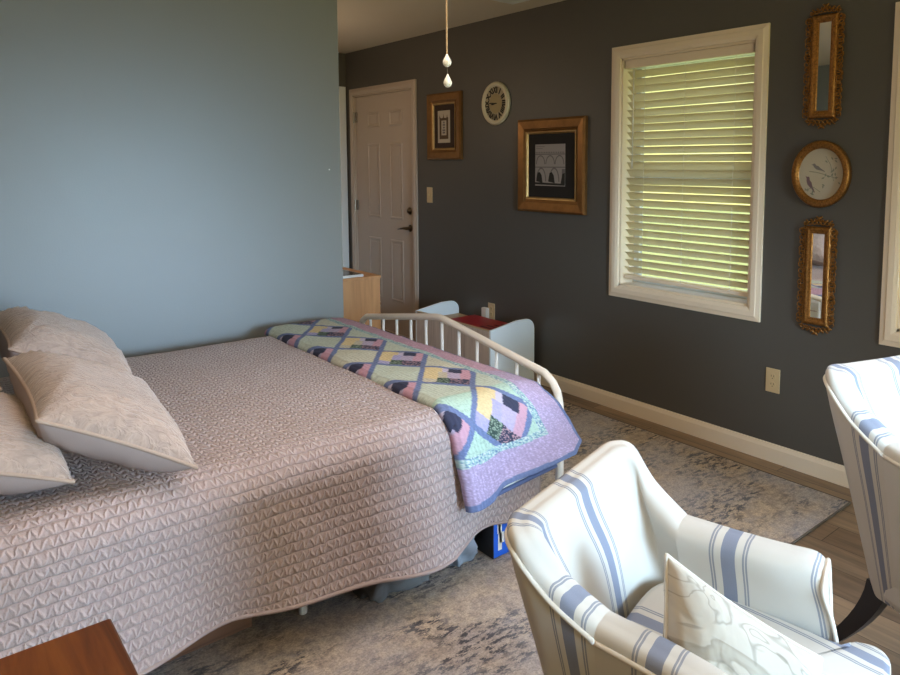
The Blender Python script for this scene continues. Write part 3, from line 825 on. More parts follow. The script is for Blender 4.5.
# ------------------------------------------------------------------ patchwork runner
rs = random.Random(11)
SW = {'pale': (.48, .54, .46), 'pale2': (.54, .54, .44), 'blue': (.135, .18, .34), 'lil': (.42, .36, .50), 'lilac': (.36, .34, .55), 'yel': (.62, .50, .28), 'pink': (.52, .30, .38), 'navy': (.03, .035, .075), 'teal': (.30, .46, .46)}
def quilt_col(X, yy):
    """X across the runner (foot side = large), yy along it; returns linear colour"""
    j = rs.random()
    edge_s = yy - 1.735      # distance from near border in unrolled coordinate
    if yy < 1.612: return tuple(c * (.9 + .2 * j) for c in SW['blue'])
    if X > 1.758: return tuple(c * (.9 + .2 * j) for c in SW['blue'])
    if X > 1.648 or edge_s < 0:
        base = (.45, .29, .38) if edge_s > .42 else (.40, .32, .48)
        k = 1.35 if j > .82 else (1 if j > .3 else .88)
        return tuple(min(1, c * k) for c in base)
    if X > 1.622 or edge_s < .03:
        return SW['teal'] if j > .45 else ((.55, .62, .60) if j > .2 else (.12, .2, .32))
    a, b = .122, .166
    gx = (X - 1.512) / a; gy = (yy - 2.53) / b
    p, q = gx + gy, gx - gy           # diamonds: |p|,|q| <= 1 around even lattice points
    ip, iq = round(p / 2), round(q / 2)
    fp, fq = p / 2 - ip, q / 2 - iq     # -.5...5
    lw = .085
    d = min(.5 - abs(fp), .5 - abs(fq))
    if d < lw * .62:
        return tuple(c * (.85 + .3 * j) for c in SW['blue'])
    par = (ip + iq) % 2
    # centre of this diamond
    cx = (ip + iq) ; cy = (ip - iq)
    if cx % 2 != 0:
        base = SW['pale'] if (ip * 7 + iq * 3) % 3 else SW['pale2']
        if edge_s < .26: base = (.40, .55, .46)
        k = .82 if j > .75 else 1.05
        return tuple(c * k for c in base)
    # pieced: sections by position
    u, v = fp, fq                        # u up-left, v other diagonal
    def flor(c1, c2, th=.55): return c1 if j < th else c2
    h = (cy * 5 + cx * 3) % 4
    if u < -.13 and v > (.05 if X > 1.42 else .42): return flor(SW['navy'], (.42, .25, .28), .75)
    if u < -.13 and v <= .05 and v > -.2: return flor((.03, .06, .05), (.25, .33, .25), .7)
    if u >= .22 and v > -.1: return SW['pink'] if v > .3 else (SW['navy'] if v > .02 else (.5, .46, .6))
    if abs(u) < .24 and v < -.18: return tuple(c * (.9 + .25 * j) for c in SW['yel'])
    if u >= .22: return tuple(c * (.9 + .25 * j) for c in SW['yel'])
    if v > .26: return tuple(c * (.9 + .2 * j) for c in SW['pink'])
    if v > .0: return tuple(c * (.9 + .2 * j) for c in ((.40, .50, .50) if h % 2 else SW['lil']))
    return tuple(c * (.9 + .2 * j) for c in (SW['lilac'] if h < 2 else (.5, .46, .36)))

def runner():
    # profile across the bed: from far edge on top to near drape; s measured so that top point y maps to yy=y
    r = .115; YN = 1.885; zt = .622
    step = .004
    pts = []       # (yy, y, z)
    yy = 3.46
    iy = YN + r
    while yy > 1.585:
        if yy > iy: y, z = yy, zt
        else:
            s = iy - yy
            if s < r * PI / 2: th = s / r; y, z = iy - r * math.sin(th), zt - r * (1 - math.cos(th))
            else: y, z = iy - r - .012 * (s - r * PI / 2) / .3, zt - r - (s - r * PI / 2)
        pts.append((yy, y, z)); yy -= step
    xs = np.arange(1.315, 1.775, .004)
    return pts, xs
pts, xs = runner()
def runner_pt(yy, y, z, X):
    drop = max(0, .605 - z) / .32
    # rounded fold on the head side
    e = (X - 1.315); lift = 0
    if e < .03: lift = -.026 * (1 - math.sqrt(max(0, 1 - (1 - e / .03) ** 2)))
    zz, y_ = z, y
    wob = .004 * mn.noise(Vector((X * 8, yy * 8, 1))) + .0015 * mn.noise(Vector((X * 30, yy * 30, 5)))
    # puckers along the seams
    top = 1 if z > .60 else 0
    if drop < .12: zz += lift + wob
    else: y_ -= lift + wob + .012 * drop + .006 * drop * math.sin(X * 16 + 1)
    if X > 1.66: zz -= .9 * (X - 1.66) ** 1.6 * max(0, 1 - drop / .5)
    # towards the near hem the cloth splays to the foot and rides up there
    X2 = X + max(0, drop) * (.12 * max(0, (X - 1.45)) / .33 + .012 + .05 * math.exp(-((X - 1.27) / .06) ** 2) * 0)
    if drop > 0:
        up = max(0, (X - 1.36)) * .17 * drop
        zz += up * .4 + .045 * drop ** 2 * (1 / (1 + math.exp(-(X - 1.425) / .012)))
        y_ -= .03 * drop
        if X > 1.70: y_ += (X - 1.70) * .9 * min(1, drop) ** 1.3
    X2 += .03 * drop
    return (X2, y_, zz)
G = [[runner_pt(yy, y, z, X) for X in xs] for (yy, y, z) in pts]
UV = [[(X, yy) for X in xs] for (yy, y, z) in pts]
cols = [(*quilt_col(X + .004 * mn.noise(Vector((X * 12, yy * 12, 9))), yy + .006 * mn.noise(Vector((X * 12, yy * 12, 2)))), 1) for (yy, y, z) in pts for X in xs]
rn = thing('patchwork_quilt', 'folded patchwork quilt with lilac border lying across the bed foot', 'quilt', (1.52, 2.7, .63))
mb = MB(); mb.grid(G, UV)
ro = mb.build('quilt_top', colattr_mat('patchwork'), rn, smooth=True, loc=rn.location, recalc=False, col=cols)
sm = ro.modifiers.new('thick', 'SOLIDIFY'); sm.thickness = .010; sm.offset = 1
# lower folded layer: white backing with a blue bound hem
G2 = [[(1.40 + (X - 1.315) * .95, 1.868 + (.03 if X > 1.7 else 0), z) for X in xs[::4]] for z in np.linspace(.40, .285, 12)]
for row_i, row in enumerate(G2):
    for k, p in enumerate(row):
        f = row_i / 11
        row[k] = (p[0], p[1] - .004 * f, p[2] + f * max(0, p[0] - 1.42) * .08)
mb = MB(); mb.grid(G2); bk = mb.build('quilt_backing', cloth('white quilt backing', (.72, .74, .72)), rn, smooth=True, loc=rn.location, label='white backing layer with blue bound hem')
mb = MB(); last = G2[-1]
mb.tube([(p[0], p[1], p[2]) for p in last], .009, 8); mb.build('binding', cloth('blue binding', (.115, .15, .30)), bk, smooth=True, loc=rn.location)

# ------------------------------------------------------------------ pillows
def pillow(name, label, A, B, D, Cc=None, thick=.16, front=SHAM, back=SHAMB, pipe=PIPE, cat='pillow', n=26, ear=.10, pr=.005, sag=0.0, seed=0, group=None):
    """A,B,D (and C) corners; front face normal = (B-A)x(D-A)"""
    A, B, D = map(Vector, (A, B, D)); Cc = Vector(Cc) if Cc else B + D - A
    nrm = (B - A).cross(D - A).normalized()
    ctr = (A + B + D + Cc) / 4
    def seam(u, v):
        # pull sides in between the corners
        uu = u * (1 - ear * (1 - v * v) * u * u); vv = v * (1 - ear * (1 - u * u) * v * v)
        a, b = (uu + 1) / 2, (vv + 1) / 2
        return A * (1 - a) * (1 - b) + B * a * (1 - b) + D * (1 - a) * b + Cc * a * b
    def prof(u, v):
        return (max(0, (1 - u ** 4)) * max(0, (1 - v ** 4))) ** .55
    t = thing(name, label, cat, tuple(ctr), group=group or ('pillows piled at the bed head' if cat == 'pillow' else 'armchair pillows'))
    ts = [math.sin(PI / 2 * (-1 + 2 * k / n)) for k in range(n + 1)]
    w, h = (B - A).length, (D - A).length
    for nm, sgn, mat in (('front_panel', 1, front), ('back_panel', -1, back)):
        P_, U_ = [], []
        for u in ts:
            r1, r2 = [], []
            for v in ts:
                k = prof(u, v)
                wr = .010 * mn.noise(Vector((u * 3 + seed, v * 3, seed))) + .005 * mn.noise(Vector((u * 8 + seed, v * 8, seed)))
                # gathers running in from the corners
                g = .006 * math.sin(9 * math.atan2(v + 1.02, u + 1.02) * 2) * math.exp(-((u + 1) ** 2 + (v + 1) ** 2) * 1.6) + .006 * math.sin(18 * math.atan2(1.02 - v, u + 1.02)) * math.exp(-((u + 1) ** 2 + (v - 1) ** 2) * 1.6)
                p = seam(u, v) + nrm * (sgn * (thick / 2) * k + (wr + g) * min(1, k * 1.5)) - Vector((0, 0, sag)) * (1 - k)
                r1.append(p); r2.append(((u + 1) / 2 * w, (v + 1) / 2 * h))
            P_.append(r1); U_.append(r2)
        mb = MB(); mb.grid(P_, U_); mb.build(nm, mat, t, smooth=True, loc=ctr)
    per = [seam(u, -1) for u in ts] + [seam(1, v) for v in ts[1:]] + [seam(u, 1) for u in ts[::-1][1:]] + [seam(-1, v) for v in ts[::-1][1:-1]]
    mb = MB(); mb.tube([p - Vector((0, 0, sag)) for p in per], pr, 7, closed=True); mb.build('piping', pipe, t, smooth=True, loc=ctr)
    return t
pillow('bed_pillow', 'taupe matelasse pillow in front, the one fully in view, leaning right', (.222, 2.01, .820), (.535, 1.90, .650), (.205, 2.44, .885), (.52, 2.40, .73), .17, seed=1)
pillow('bed_pillow', 'taupe pillow against the blue wall, rearmost, behind the fully visible one', (.25, 2.80, .835), (.575, 2.66, .655), (.235, 3.27, .87), (.58, 3.15, .70), .20, seed=5)
pillow('bed_pillow', 'taupe pillow lowest at the left photo edge above the wooden nightstand', (-.06, 1.96, .80), (.285, 2.00, .655), (-.10, 2.44, .88), (.27, 2.42, .71), .17, seed=9)
pillow('bed_pillow', 'taupe pillow of which only a sliver shows at the left edge beside the rear one', (-.16, 2.52, .82), (.205, 2.60, .76), (-.20, 2.95, .98), (.19, 2.98, .90), .17, seed=14)

# ------------------------------------------------------------------ nightstand
NZ = .66
ns = thing('nightstand', 'reddish oak nightstand with its top corner showing at bottom left', 'nightstand', (.0, 1.1, 0)); L = ns.location.copy()
nx0, nx1, ny0, ny1 = -.28, .232, .90, 1.335
mb = MB(); mb.box(nx0, nx1, ny0, ny1, NZ - .022, NZ); mb.build('table_top', W_NS, ns, loc=L, bevel=.004)
mb = MB(); mb.box(nx0 + .03, nx1 - .03, ny0 + .03, ny1 - .03, .16, NZ - .022); mb.build('cabinet_body', W_NS, ns, loc=L, bevel=.003)
for k in range(2):
    za = .19 + k * .23
    mb = MB(); mb.box(nx0 + .05, nx1 - .05, ny0 + .014, ny0 + .03, za, za + .20); d_ = mb.build('drawer', W_NS, ns, loc=L, bevel=.003)
    mb = MB(); mb.lathe([(.006, 0), (.006, .012), (.014, .020), (.012, .028), (.003, .031)], ((nx0 + nx1) / 2, ny0 + .014, za + .1), 16, 'y'); mb.build('knob', BRONZE, d_, loc=L, smooth=True)
for x in (nx0 + .05, nx1 - .05):
    for y in (ny0 + .05, ny1 - .05):
        mb = MB(); mb.tube([(x, y, 0), (x, y, .16)], [.014, .02], 10); mb.build('leg', W_NS, ns, loc=L)

# ------------------------------------------------------------------ dresser behind the partition
ds = thing('low_cabinet', 'pale maple cabinet standing behind the end of the blue wall', 'cabinet', (1.95, 4.2, 0)); L = ds.location.copy()
dx0, dx1, dy0, dy1, dz = 1.45, 2.238, 3.97, 4.46, .742
mb = MB(); mb.box(dx0, dx1, dy0, dy1, dz - .02, dz); mb.build('cabinet_top', W_DR, ds, loc=L, bevel=.003)
mb = MB(); mb.box(dx0 + .005, dx1 - .005, dy0 + .004, dy1 - .004, .05, dz - .02); mb.build('cabinet_body', W_DR, ds, loc=L, bevel=.002)
mb = MB(); mb.box(dx0 + .02, dx1 - .02, dy0 + .03, dy1 - .02, 0, .05); mb.build('plinth', W_NS, ds, loc=L)
mb = MB(); mb.box(dx1 - .005, dx1 + .009, dy0 + .03, dy1 - .03, .08, dz - .05); dd = mb.build('door', W_DR, ds, loc=L, bevel=.002)
mb = MB(); mb.lathe([(.004, 0), (.010, .01), (.010, .018), (.002, .02)], (0, 0, 0), 12); kb = mb.build('knob', BRONZE, dd, smooth=True)
kb.location = (dx1 + .009 - L.x, dy0 + .06 - L.y, .55 - L.z); kb.rotation_euler = (0, R(90), 0)
gp = thing('flat_panel', 'dark flat panel with a white edge lying on the maple cabinet', 'panel', (1.9, 4.2, dz)); L = gp.location.copy()
mb = MB(); mb.box(1.55, 2.13, 3.99, 4.42, dz + .0005, dz + .016); mb.build('white_edge', WHITE, gp, loc=L, bevel=.002)
mb = MB(); mb.box(1.562, 2.118, 4.0, 4.41, dz + .0155, dz + .018); mb.build('dark_surface', nmat('dark glossy panel', (.035, .03, .04), .15), gp, loc=L)

# ------------------------------------------------------------------ low shelf unit with white rounded ends
LB = painted('pale blue white laminate', (.82, .89, .94), .4, .02)
bn = thing('storage_bench', 'low storage bench with rounded white end panels and weathered front', 'bench', (2.87, 3.84, 0)); L = bn.location.copy()
bx0, bx1 = 2.680, 3.045
def endpanel(y):
    r = .07; zt = .446; pts = [(bx0, .01), (bx1, .01)]
    for k in range(9): a = PI / 2 * k / 8; pts.append((bx1 - r + r * math.cos(a), zt - r + r * math.sin(a)))
    pts += [(bx1 - .15, zt + .001), (bx0, zt - .034)]
    mb = MB(); mb.prism([(x, y, z) for x, z in pts], (0, .018, 0)); return mb
for y in (3.42, 4.262): endpanel(y).build('end_panel', LB, bn, loc=L, bevel=.003)
mb = MB(); mb.box(bx0, bx0 + .018, 3.438, 4.262, .02, .405); mb.build('front_board', W_GREY, bn, loc=L)
mb = MB(); mb.box(bx0 + .018, bx1 - .01, 3.438, 4.262, .330, .348); mb.build('shelf_board', W_TAN, bn, loc=L)
mb = MB(); mb.box(bx1 - .01, bx1, 3.438, 4.262, .02, .34); mb.build('back_board', W_GREY, bn, loc=L)
mb = MB(); mb.box(bx0 - .002, bx0 + .020, 3.438, 4.262, .405, .409); mb.build('edge_strip', W_TAN, bn, loc=L)
rb = thing('red_book', 'red book lying on the low bench against the dark wall', 'book', (2.93, 3.75, .35)); L = rb.location.copy()
RED = painted('red cover', (.42, .02, .03), .4, .05)
mb = MB(); z0 = .3485
mb.box(2.78, 3.03, 3.47, 4.05, z0, z0 + .003); mb.box(2.78, 3.03, 3.47, 4.05, z0 + .018, z0 + .021); mb.box(2.78, 2.784, 3.47, 4.05, z0, z0 + .021); mb.build('cover', RED, rb, loc=L)
mb = MB(); mb.box(2.785, 3.022, 3.476, 4.044, z0 + .003, z0 + .018); mb.build('pages', PAPER, rb, loc=L)
mb = MB()
for k in range(5): mb.box(2.78 + k * .045, 2.80 + k * .045, 3.55, 3.75 - k * .02, z0 + .021, z0 + .0215)
mb.build('cover_marking', nmat('dark red mark', (.10, .01, .012), .5), rb, loc=L)

# ------------------------------------------------------------------ things under the bed
def crumple(name, label, cat, x0, x1, y0, y1, h, mat, seed, bul=.02):
    n1, n2 = 60, 26; P_ = []
    cx, cy = (x0 + x1) / 2, (y0 + y1) / 2
    for i in range(n1):
        row = []; a = 2 * PI * i / n1
        for j in range(n2):
            t = j / (n2 - 1); pr_ = .88 + .14 * math.sin(PI * t / .7) if t < .6 else math.cos((t - .6) / .4 * PI / 2) ** .7
            se = lambda v: math.copysign(abs(v) ** .55, v)
            z = h * min(1, t / .62) if t < .62 else h + .006
            k = pr_ * (1 + .26 * mn.noise(Vector((math.cos(a) * 3 + seed, math.sin(a) * 3, t * 5))) + .10 * abs(mn.noise(Vector((math.cos(a) * 9 + seed, math.sin(a) * 9, t * 9)))))
            x = cx + (x1 - x0) / 2 * se(math.cos(a)) * k; y = cy + (y1 - y0) / 2 * se(math.sin(a)) * k
            z += .05 * mn.noise(Vector((x * 18, y * 18, seed))) * min(1, t * 2)
            row.append((x, y, max(z, .0) + .0095))
        P_.append(row)
    mb = MB(); mb.grid(P_, closed_u=True); mb.add([P_[i][-1] for i in range(n1)], [tuple(range(n1))])
    o = mb.build(name, mat, smooth=True, loc=(cx, cy, 0)); return tag(o, label, cat)
crumple('cloth_bag', 'crumpled grey cloth bag pushed under the bed, nearer the nightstand', 'bag', 1.03, 1.35, 1.955, 2.35, .17, cloth('grey bag cloth', (.13, .125, .12), 200, .3), 3)
PLAS = nmat('clear plastic', (.48, .53, .60), .15, 0); PLAS.node_tree.nodes['Principled BSDF'].inputs['Transmission Weight'].default_value = .45
crumple('plastic_bag', 'translucent plastic bag bulging out under the bed beside the blue box', 'bag', 1.37, 1.49, 1.965, 2.30, .17, PLAS, 8)
BLUE = nmat('blue carton', (.01, .11, .62), .4)
bb = thing('storage_carton', 'bright blue and black carton under the foot of the bed', 'box', (1.72, 2.1, .01)); L = bb.location.copy()
mb = MB(); mb.box(1.525, 1.80, 1.93, 2.28, .0105, .16); mb.build('carton_body', BLUE, bb, loc=L, bevel=.002)
mb = MB(); mb.box(1.522, 1.5255, 1.93, 2.28, .0105, .16); mb.build('carton_side', nmat('black carton side', (.015, .013, .015), .4), bb, loc=L)
mb = MB(); mb.box(1.545, 1.562, 1.9285, 1.9305, .035, .14); mb.box(1.550, 1.572, 1.9285, 1.9305, .06, .10); mb.box(1.541, 1.556, 1.9285, 1.9305, .10, .135); mb.build('white_printing', nmat('white print', (.8, .8, .78), .5), bb, loc=L)
mb = MB()
for k, (za, zb) in enumerate(((.062, .068), (.074, .082), (.086, .090), (.094, .104), (.108, .112), (.116, .124))): mb.box(1.604, 1.609 + .002 * (k % 2), 1.9288, 1.9304, za, zb)
mb.build('white_line', nmat('white line', (.8, .8, .78), .5), bb, loc=L)
wb = thing('wooden_crate', 'dark brown wooden crate under the bed behind the coverlet hem', 'crate', (.5, 2.4, .01)); L = wb.location.copy()
mb = MB()
mb.box(.12, .74, 2.13, 2.15, .0105, .15); mb.box(.12, .74, 2.62, 2.64, .0105, .15); mb.box(.12, .14, 2.15, 2.62, .0105, .15); mb.box(.72, .74, 2.15, 2.62, .0105, .15); mb.box(.14, .72, 2.15, 2.62, .0105, .025)
mb.build('crate_body', W_BOX, wb, loc=L, bevel=.003)

# ------------------------------------------------------------------ armchair
def resample(cols_, n):
    """cols_: list of control sections (each list of points); returns n sections + arc lengths along section ref"""
    K = len(cols_[0]); curves = [cr([c[k] for c in cols_], 24) for k in range(K)]
    M_ = len(curves[0])
    ref = np.array(curves[2]); seg = np.r_[0, np.cumsum(np.linalg.norm(np.diff(ref, axis=0), axis=1))]
    tt = np.linspace(0, seg[-1], n); out = []
    for t in tt:
        f = np.interp(t, seg, np.arange(M_)); i = int(min(f, M_ - 2)); w_ = f - i
        out.append([curves[k][i] * (1 - w_) + curves[k][i + 1] * w_ for k in range(K)])
    return out, tt

# control sections from mid back to arm front: each (v forward, u left, z):
# [outer bottom, outer mid, outer rim, crown, inner crest, inner mid, inner bottom]
def sec(ob, rim, crest, ib, puff=.02, crown=.018):
    ob, rim, crest, ib = map(lambda p: np.array(p, float), (ob, rim, crest, ib))
    om = ob * .45 + rim * .55
    cw = (rim * .5 + crest * .5) + np.array([0, 0, crown])
    d = crest - rim; d[2] = 0; d = d / (np.linalg.norm(d) + 1e-6)
    im = crest * .55 + ib * .45 + d * puff
    ic = crest + d * .012 - np.array([0, 0, .03])
    return [ob, om, rim, cw, crest, ic, im, ib]
BK = [sec((-.225, 0, .205), (-.345, 0, .730), (-.287, 0, .742), (-.205, 0, .42), .022),
      sec((-.222, .11, .205), (-.343, .15, .732), (-.287, .140, .744), (-.204, .12, .42), .022),
      sec((-.212, .160, .205), (-.330, .224, .738), (-.280, .190, .748), (-.190, .172, .42), .018),
      sec((-.190, .182, .205), (-.288, .266, .724), (-.255, .210, .734), (-.165, .192, .42), .012),
      sec((-.165, .186, .205), (-.222, .258, .655), (-.212, .194, .671), (-.145, .195, .42), .006),
      sec((-.120, .188, .205), (-.135, .246, .598), (-.135, .176, .616), (-.115, .197, .42), .003)]
AR = [sec((-.120, .188, .205), (-.135, .246, .598), (-.135, .176, .616), (-.115, .197, .35), .003),
      sec((-.02, .205, .205), (-.02, .258, .588), (-.02, .184, .606), (-.01, .204, .35), .003, .016),
      sec((.07, .220, .205), (.07, .276, .578), (.07, .196, .596), (.08, .213, .35), .003, .015),
      sec((.160, .236, .205), (.140, .296, .570), (.140, .213, .586), (.175, .222, .35), .003, .012),
      sec((.200, .242, .205), (.165, .300, .556), (.168, .220, .570), (.212, .226, .35), .0, .006)]
def mirror(s): return [p * np.array([1, -1, 1]) for p in s]
def smooth_sec(S, n=6):
    return [cr(s, n) for s in S]
def shell_mesh(ctrl, n, s0, close_ends=True):
    S, tt = resample(ctrl, n); S = smooth_sec(S)
    G_, U_ = [], []
    for s, t in zip(S, tt):
        acc = 0; row = []
        for k, p in enumerate(s):
            if k: acc += np.linalg.norm(p - s[k - 1])
            row.append((t + s0, acc))
        G_.append([tuple(p) for p in s]); U_.append(row)
    mb = MB(); mb.grid(G_, U_)
    if close_ends:
        for e, r_ in ((G_[0], U_[0]), (G_[-1], U_[-1])): mb.add(e, [tuple(range(len(e)))], [(.0, 0)] * len(e))
    return mb, S
def rim_line(S, k=12): return [tuple(s[k]) for s in S]

PER = .215
def make_chair(name, label):
    t = thing(name, label, 'armchair', group='striped armchairs')
    full = [mirror(s) for s in BK[:0:-1]] + BK
    S, tt = resample(full, 90); tot = tt[-1]
    mb, S = shell_mesh(full, 90, -tot / 2 + PER * 2.5)
    mb.uv = [(min(a - .22 * max(0, b - .70), PER * 2.5 + .105), b) for a, b in mb.uv]
    mb.build('backrest', STRIPE, t, smooth=True)
    m2 = MB(); m2.tube(rim_line(S), .0055, 7); m2.build('welt', CREAMF, t, smooth=True)
    for sgn in (1, -1):
        ctrl = AR if sgn > 0 else [mirror(s) for s in AR]
        mb, S = shell_mesh(ctrl, 40, PER * .5 - .115)
        a = mb.build('arm', STRIPE, t, smooth=True)
        m2 = MB(); m2.tube([Vector(p) + Vector((0, 0, 0)) for p in rim_line(S)], .005, 7)
        front = S[-1]
        m2.tube([tuple(Vector(p) + Vector((.002, 0, 0))) for p in front], .0055, 7)
        m2.build('welt', CREAMF, a, smooth=True)
    # seat deck
    mb = MB(); mb.prism([(-.17, -.19, .205), (.225, -.25, .205), (.225, .25, .205), (-.17, .19, .205)], (0, 0, .16)); mb.build('seat_frame', STRIPE, t, bevel=.02, seg=3)
    # T cushion
    def cush(u, v_, top):
        return None
    n1, n2 = 44, 22
    outline = [(-.170, -.155), (-.09, -.190), (.200, -.218), (.232, -.250), (.245, -.268), (.27, -.275), (.292, -.262), (.302, -.22), (.308, 0), (.302, .22), (.292, .262), (.27, .275), (.245, .268), (.232, .250), (.200, .218), (-.09, .190), (-.170, .155), (-.180, 0)]
    loop = cr(outline + [outline[0]], 5)[:-1]
    rings = []
    zc = .398
    for k in range(13):
        a = -PI / 2 + PI * k / 12
        sc = abs(math.cos(a)) ** .45 if abs(math.cos(a)) > 1e-6 else 0
        rings.append((sc, math.sin(a)))
    G_, U_ = [], []
    c0 = np.array([.09, 0])
    for p in loop:
        row, ur = [], []
        for sc, h in rings:
            q = c0 + (np.array(p) - c0) * (1 - .06 * (1 - min(1, sc * 1.3))) if sc > .55 else c0 + (np.array(p) - c0) * sc / .55 * .95
            crown = .022 * (1 - min(1, np.linalg.norm(q - c0) / .3) ** 2)
            row.append((q[0], q[1], zc + .062 * h + (crown if h > 0 else 0) - .15 * (q[0] - .05))); ur.append((q[1] + PER * .5, q[0] + h * .06))
        G_.append(row); U_.append(ur)
    mb = MB(); mb.grid(G_, U_, closed_u=True); cs = mb.build('seat_cushion', STRIPE, t, smooth=True)
    for hz in (.058, -.058):
        mb = MB(); mb.tube([(c0[0] + (p[0] - c0[0]) * .985, p[1] * .985, zc + hz * .82 - .15 * (p[0] - .05)) for p in loop], .005, 6, closed=True); mb.build('welt', CREAMF, cs, smooth=True)
    # black sabre legs
    for s in (-1, 1):
        mb = MB(); rows = []
        for k in range(9):
            q = k / 8; x = -.185 - .135 * q ** 1.6; z = .235 * (1 - q); hw = .030 * (1 - .45 * q); hy = .016; yl = s * (.165 + .035 * q)
            rows.append([(x - hw, yl - hy, z), (x + hw, yl - hy, z), (x + hw, yl + hy, z), (x - hw, yl + hy, z), (x - hw, yl - hy, z)])
        mb.grid(rows); mb.poly(rows[0][:4]); mb.poly(rows[-1][:4]); mb.build('leg', BLACK, t)
        mb = MB(); mb.obox((.19, s * .215, .115), (.021, 0, 0), (0, .021, 0), (0, 0, .115)); mb.build('leg', BLACK, t, bevel=.004)
    return t
ch1 = make_chair('armchair', 'blue-striped cream armchair nearest the camera, with a leaf-print pillow')
ch2 = copy_tree(ch1); ch2['label'] = 'blue-striped cream armchair beside the window wall, cut by the right edge'
CH1 = ((1.128, .742), R(-73), 1.0)
CH2 = ((2.098, .503), R(-107), 1.12)
for c_, (p_, a_, s_) in ((ch1, CH1), (ch2, CH2)):
    c_.location = (p_[0], p_[1], 0); c_.rotation_euler = (0, 0, a_); c_.scale = (s_,) * 3

FOL = foliage_mat(); FOLB = cloth('cream cotton', (.74, .71, .64))
pillow('throw_pillow', 'cream pillow with grey leaf print in the nearest armchair', (1.02, .775, .705), (.90, .70, .43), (1.24, .575, .50), None, .15, FOL, FOL, FOLB, cat='cushion', pr=.004, seed=21, ear=.06)
def ch2pt(v, u, z):
    (px, py), a, sc_ = CH2
    return (px + sc_ * (v * math.cos(a) - u * math.sin(a)), py + sc_ * (v * math.sin(a) + u * math.cos(a)), z * sc_)
pillow('throw_pillow', 'white pillow on the armchair by the window wall', ch2pt(-.10, -.03, .49), ch2pt(.16, .0, .49), ch2pt(-.15, .17, .66), None, .10, FOLB, FOLB, FOLB, cat='cushion', pr=.004, seed=25)

# ------------------------------------------------------------------ world and lights
w = bpy.data.worlds.new('outdoors'); bpy.context.scene.world = w; w.use_nodes = True
nt = w.node_tree; bg = nt.nodes['Background']
tc = nt.nodes.new('ShaderNodeTexCoord'); sp = nt.nodes.new('ShaderNodeSeparateXYZ'); nt.links.new(tc.outputs['Generated'], sp.inputs[0])
ns_ = nt.nodes.new('ShaderNodeTexNoise'); ns_.inputs['Scale'].default_value = 9; ns_.inputs['Detail'].default_value = 6; nt.links.new(tc.outputs['Generated'], ns_.inputs['Vector'])
ma = nt.nodes.new('ShaderNodeMath'); ma.operation = 'MULTIPLY_ADD'; nt.links.new(ns_.outputs['Fac'], ma.inputs[0]); ma.inputs[1].default_value = .35; nt.links.new(sp.outputs[2], ma.inputs[2])
rp = nt.nodes.new('ShaderNodeValToRGB'); nt.links.new(ma.outputs[0], rp.inputs[0])
e = rp.color_ramp.elements
for _ in range(4): e.new(.5)
for el, (p_, c_) in zip(e, [(0.0, (.60, .62, .18)), (.14, (1.1, 1.05, .42)), (.22, (.78, .80, .30)), (.42, (1.05, 1.05, .55)), (.60, (.55, .75, 1.0)), (1.0, (.30, .52, 1.0))]):
    el.position = p_; el.color = (*c_, 1)
nt.links.new(rp.outputs[0], bg.inputs[0]); bg.inputs[1].default_value = 1.9

def area(name, loc, rot, sx, sy, power, color, spread=180):
    l = bpy.data.lights.new(name, 'AREA'); l.shape = 'RECTANGLE'; l.size = sx; l.size_y = sy; l.energy = power; l.color = color; l.spread = R(spread)
    o = bpy.data.objects.new(name, l); C.objects.link(o); o.location = loc; o.rotation_euler = rot; return o
# skylight through the glazed opening behind the camera (area lamps face -z locally)
area('sky_through_back_window', (1.95, YB + .05, 1.15), (R(90 - 9), 0, R(11)), 1.35, 1.5, 20, (.48, .72, 1.0), 36)
area('bench_end_fill', (1.0, YB + .05, 1.2), (R(90 - 8), 0, R(-19)), .7, 1.3, 8, (.52, .76, 1.0), 26)  # added narrow lamp that brightens the bench end panels
area('lawn_through_back_window', (1.6, YB + .06, 1.0), (R(90 + 30), 0, 0), 2.0, 1.6, 12, (.95, .86, .28), 110)
area('sky_through_side_window', (W - .03, .74, 1.40), (R(90 - 34), 0, R(90)), .85, 1.25, 20, (.74, .84, 1.0), 120)
area('sky_through_near_side_window', (W - .03, -.9, 1.40), (R(90 - 34), 0, R(90)), 1.2, 1.3, 20, (.76, .85, 1.0), 120)
area('light_through_main_window', (W - .03, 2.3, 1.40), (R(90), 0, R(90)), .85, 1.25, 4, (1.0, .92, .62), 170)
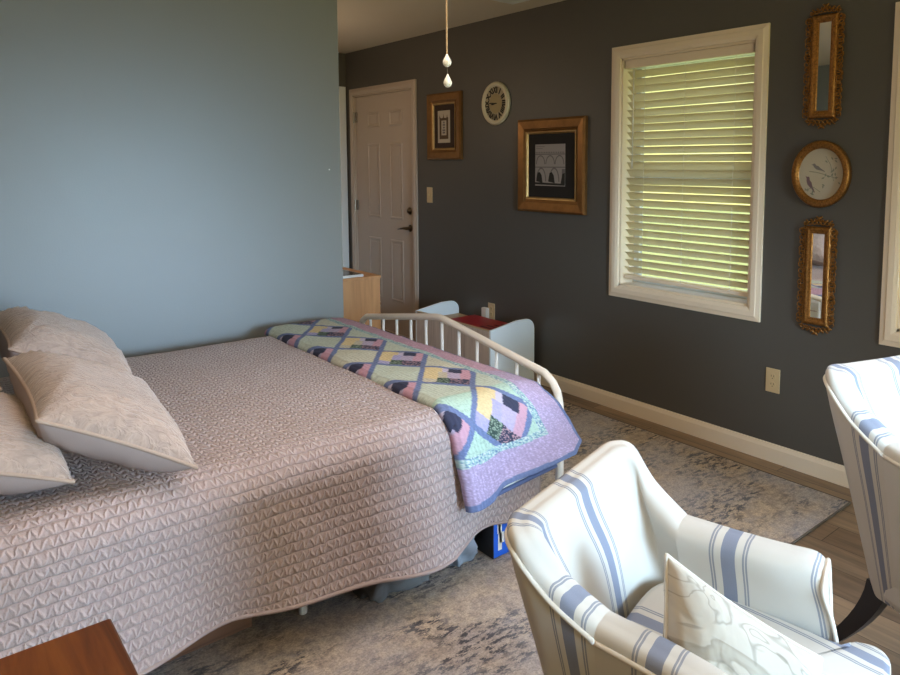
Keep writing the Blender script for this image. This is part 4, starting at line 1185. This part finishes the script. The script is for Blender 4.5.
area('ceiling_fill', (.4, -.9, 1.9), (R(180), 0, 0), 1.2, 1.2, 30, (1.0, .72, .40), 180)  # added warm fill aimed up at the ceiling
sun = bpy.data.lights.new('sun_on_lawn', 'SUN'); sun.energy = 4.5; sun.angle = R(1); sun.color = (1, .95, .8)
so = bpy.data.objects.new('sun_on_lawn', sun); C.objects.link(so); so.rotation_euler = (R(20), R(-50), 0)
area('ceiling_fan_light', (1.1, 1.7, 2.2), (0, 0, 0), 1.1, 1.1, 11, (1.0, .84, .76), 130)
def point(name, loc, power, color, r=.15):
    l = bpy.data.lights.new(name, 'POINT'); l.energy = power; l.color = color; l.shadow_soft_size = r
    o = bpy.data.objects.new(name, l); C.objects.link(o); o.location = loc
point('bedside_lamp', (-.35, 1.0, 1.45), 8, (1.0, .70, .40), .12)
point('hall_fill', (1.6, 4.9, 1.9), 15, (1.0, .74, .50), .15)  # unseen source, warm fill for the far door and ceiling

# ------------------------------------------------------------------ camera
cam = bpy.data.cameras.new('camera'); co = bpy.data.objects.new('camera', cam); C.objects.link(co)
f_, cx_, cy_ = 710.819, 548.936, 233.956
yaw, pit, rol = R(42.81364914), R(5.29276574), R(-0.33055583)
cam.sensor_fit = 'HORIZONTAL'; cam.sensor_width = 36; cam.lens = f_ / 900 * 36
cam.shift_x = (450 - cx_) / 900; cam.shift_y = (cy_ - 337.5) / 900
fw = Vector((math.sin(yaw) * math.cos(pit), math.cos(yaw) * math.cos(pit), -math.sin(pit)))
rt = Vector((math.cos(yaw), -math.sin(yaw), 0)); dn = -(rt.cross(fw))
r2 = rt * math.cos(rol) + dn * math.sin(rol); d2_ = -rt * math.sin(rol) + dn * math.cos(rol)
M4 = Matrix(((r2.x, -d2_.x, -fw.x), (r2.y, -d2_.y, -fw.y), (r2.z, -d2_.z, -fw.z))).to_4x4()
M4.translation = Vector((0, 0, 1.42)); co.matrix_world = M4
cam.clip_start = .02; bpy.context.scene.camera = co
sc = bpy.context.scene
sc.view_settings.view_transform = 'Standard'; sc.view_settings.look = 'None'; sc.view_settings.exposure = 0
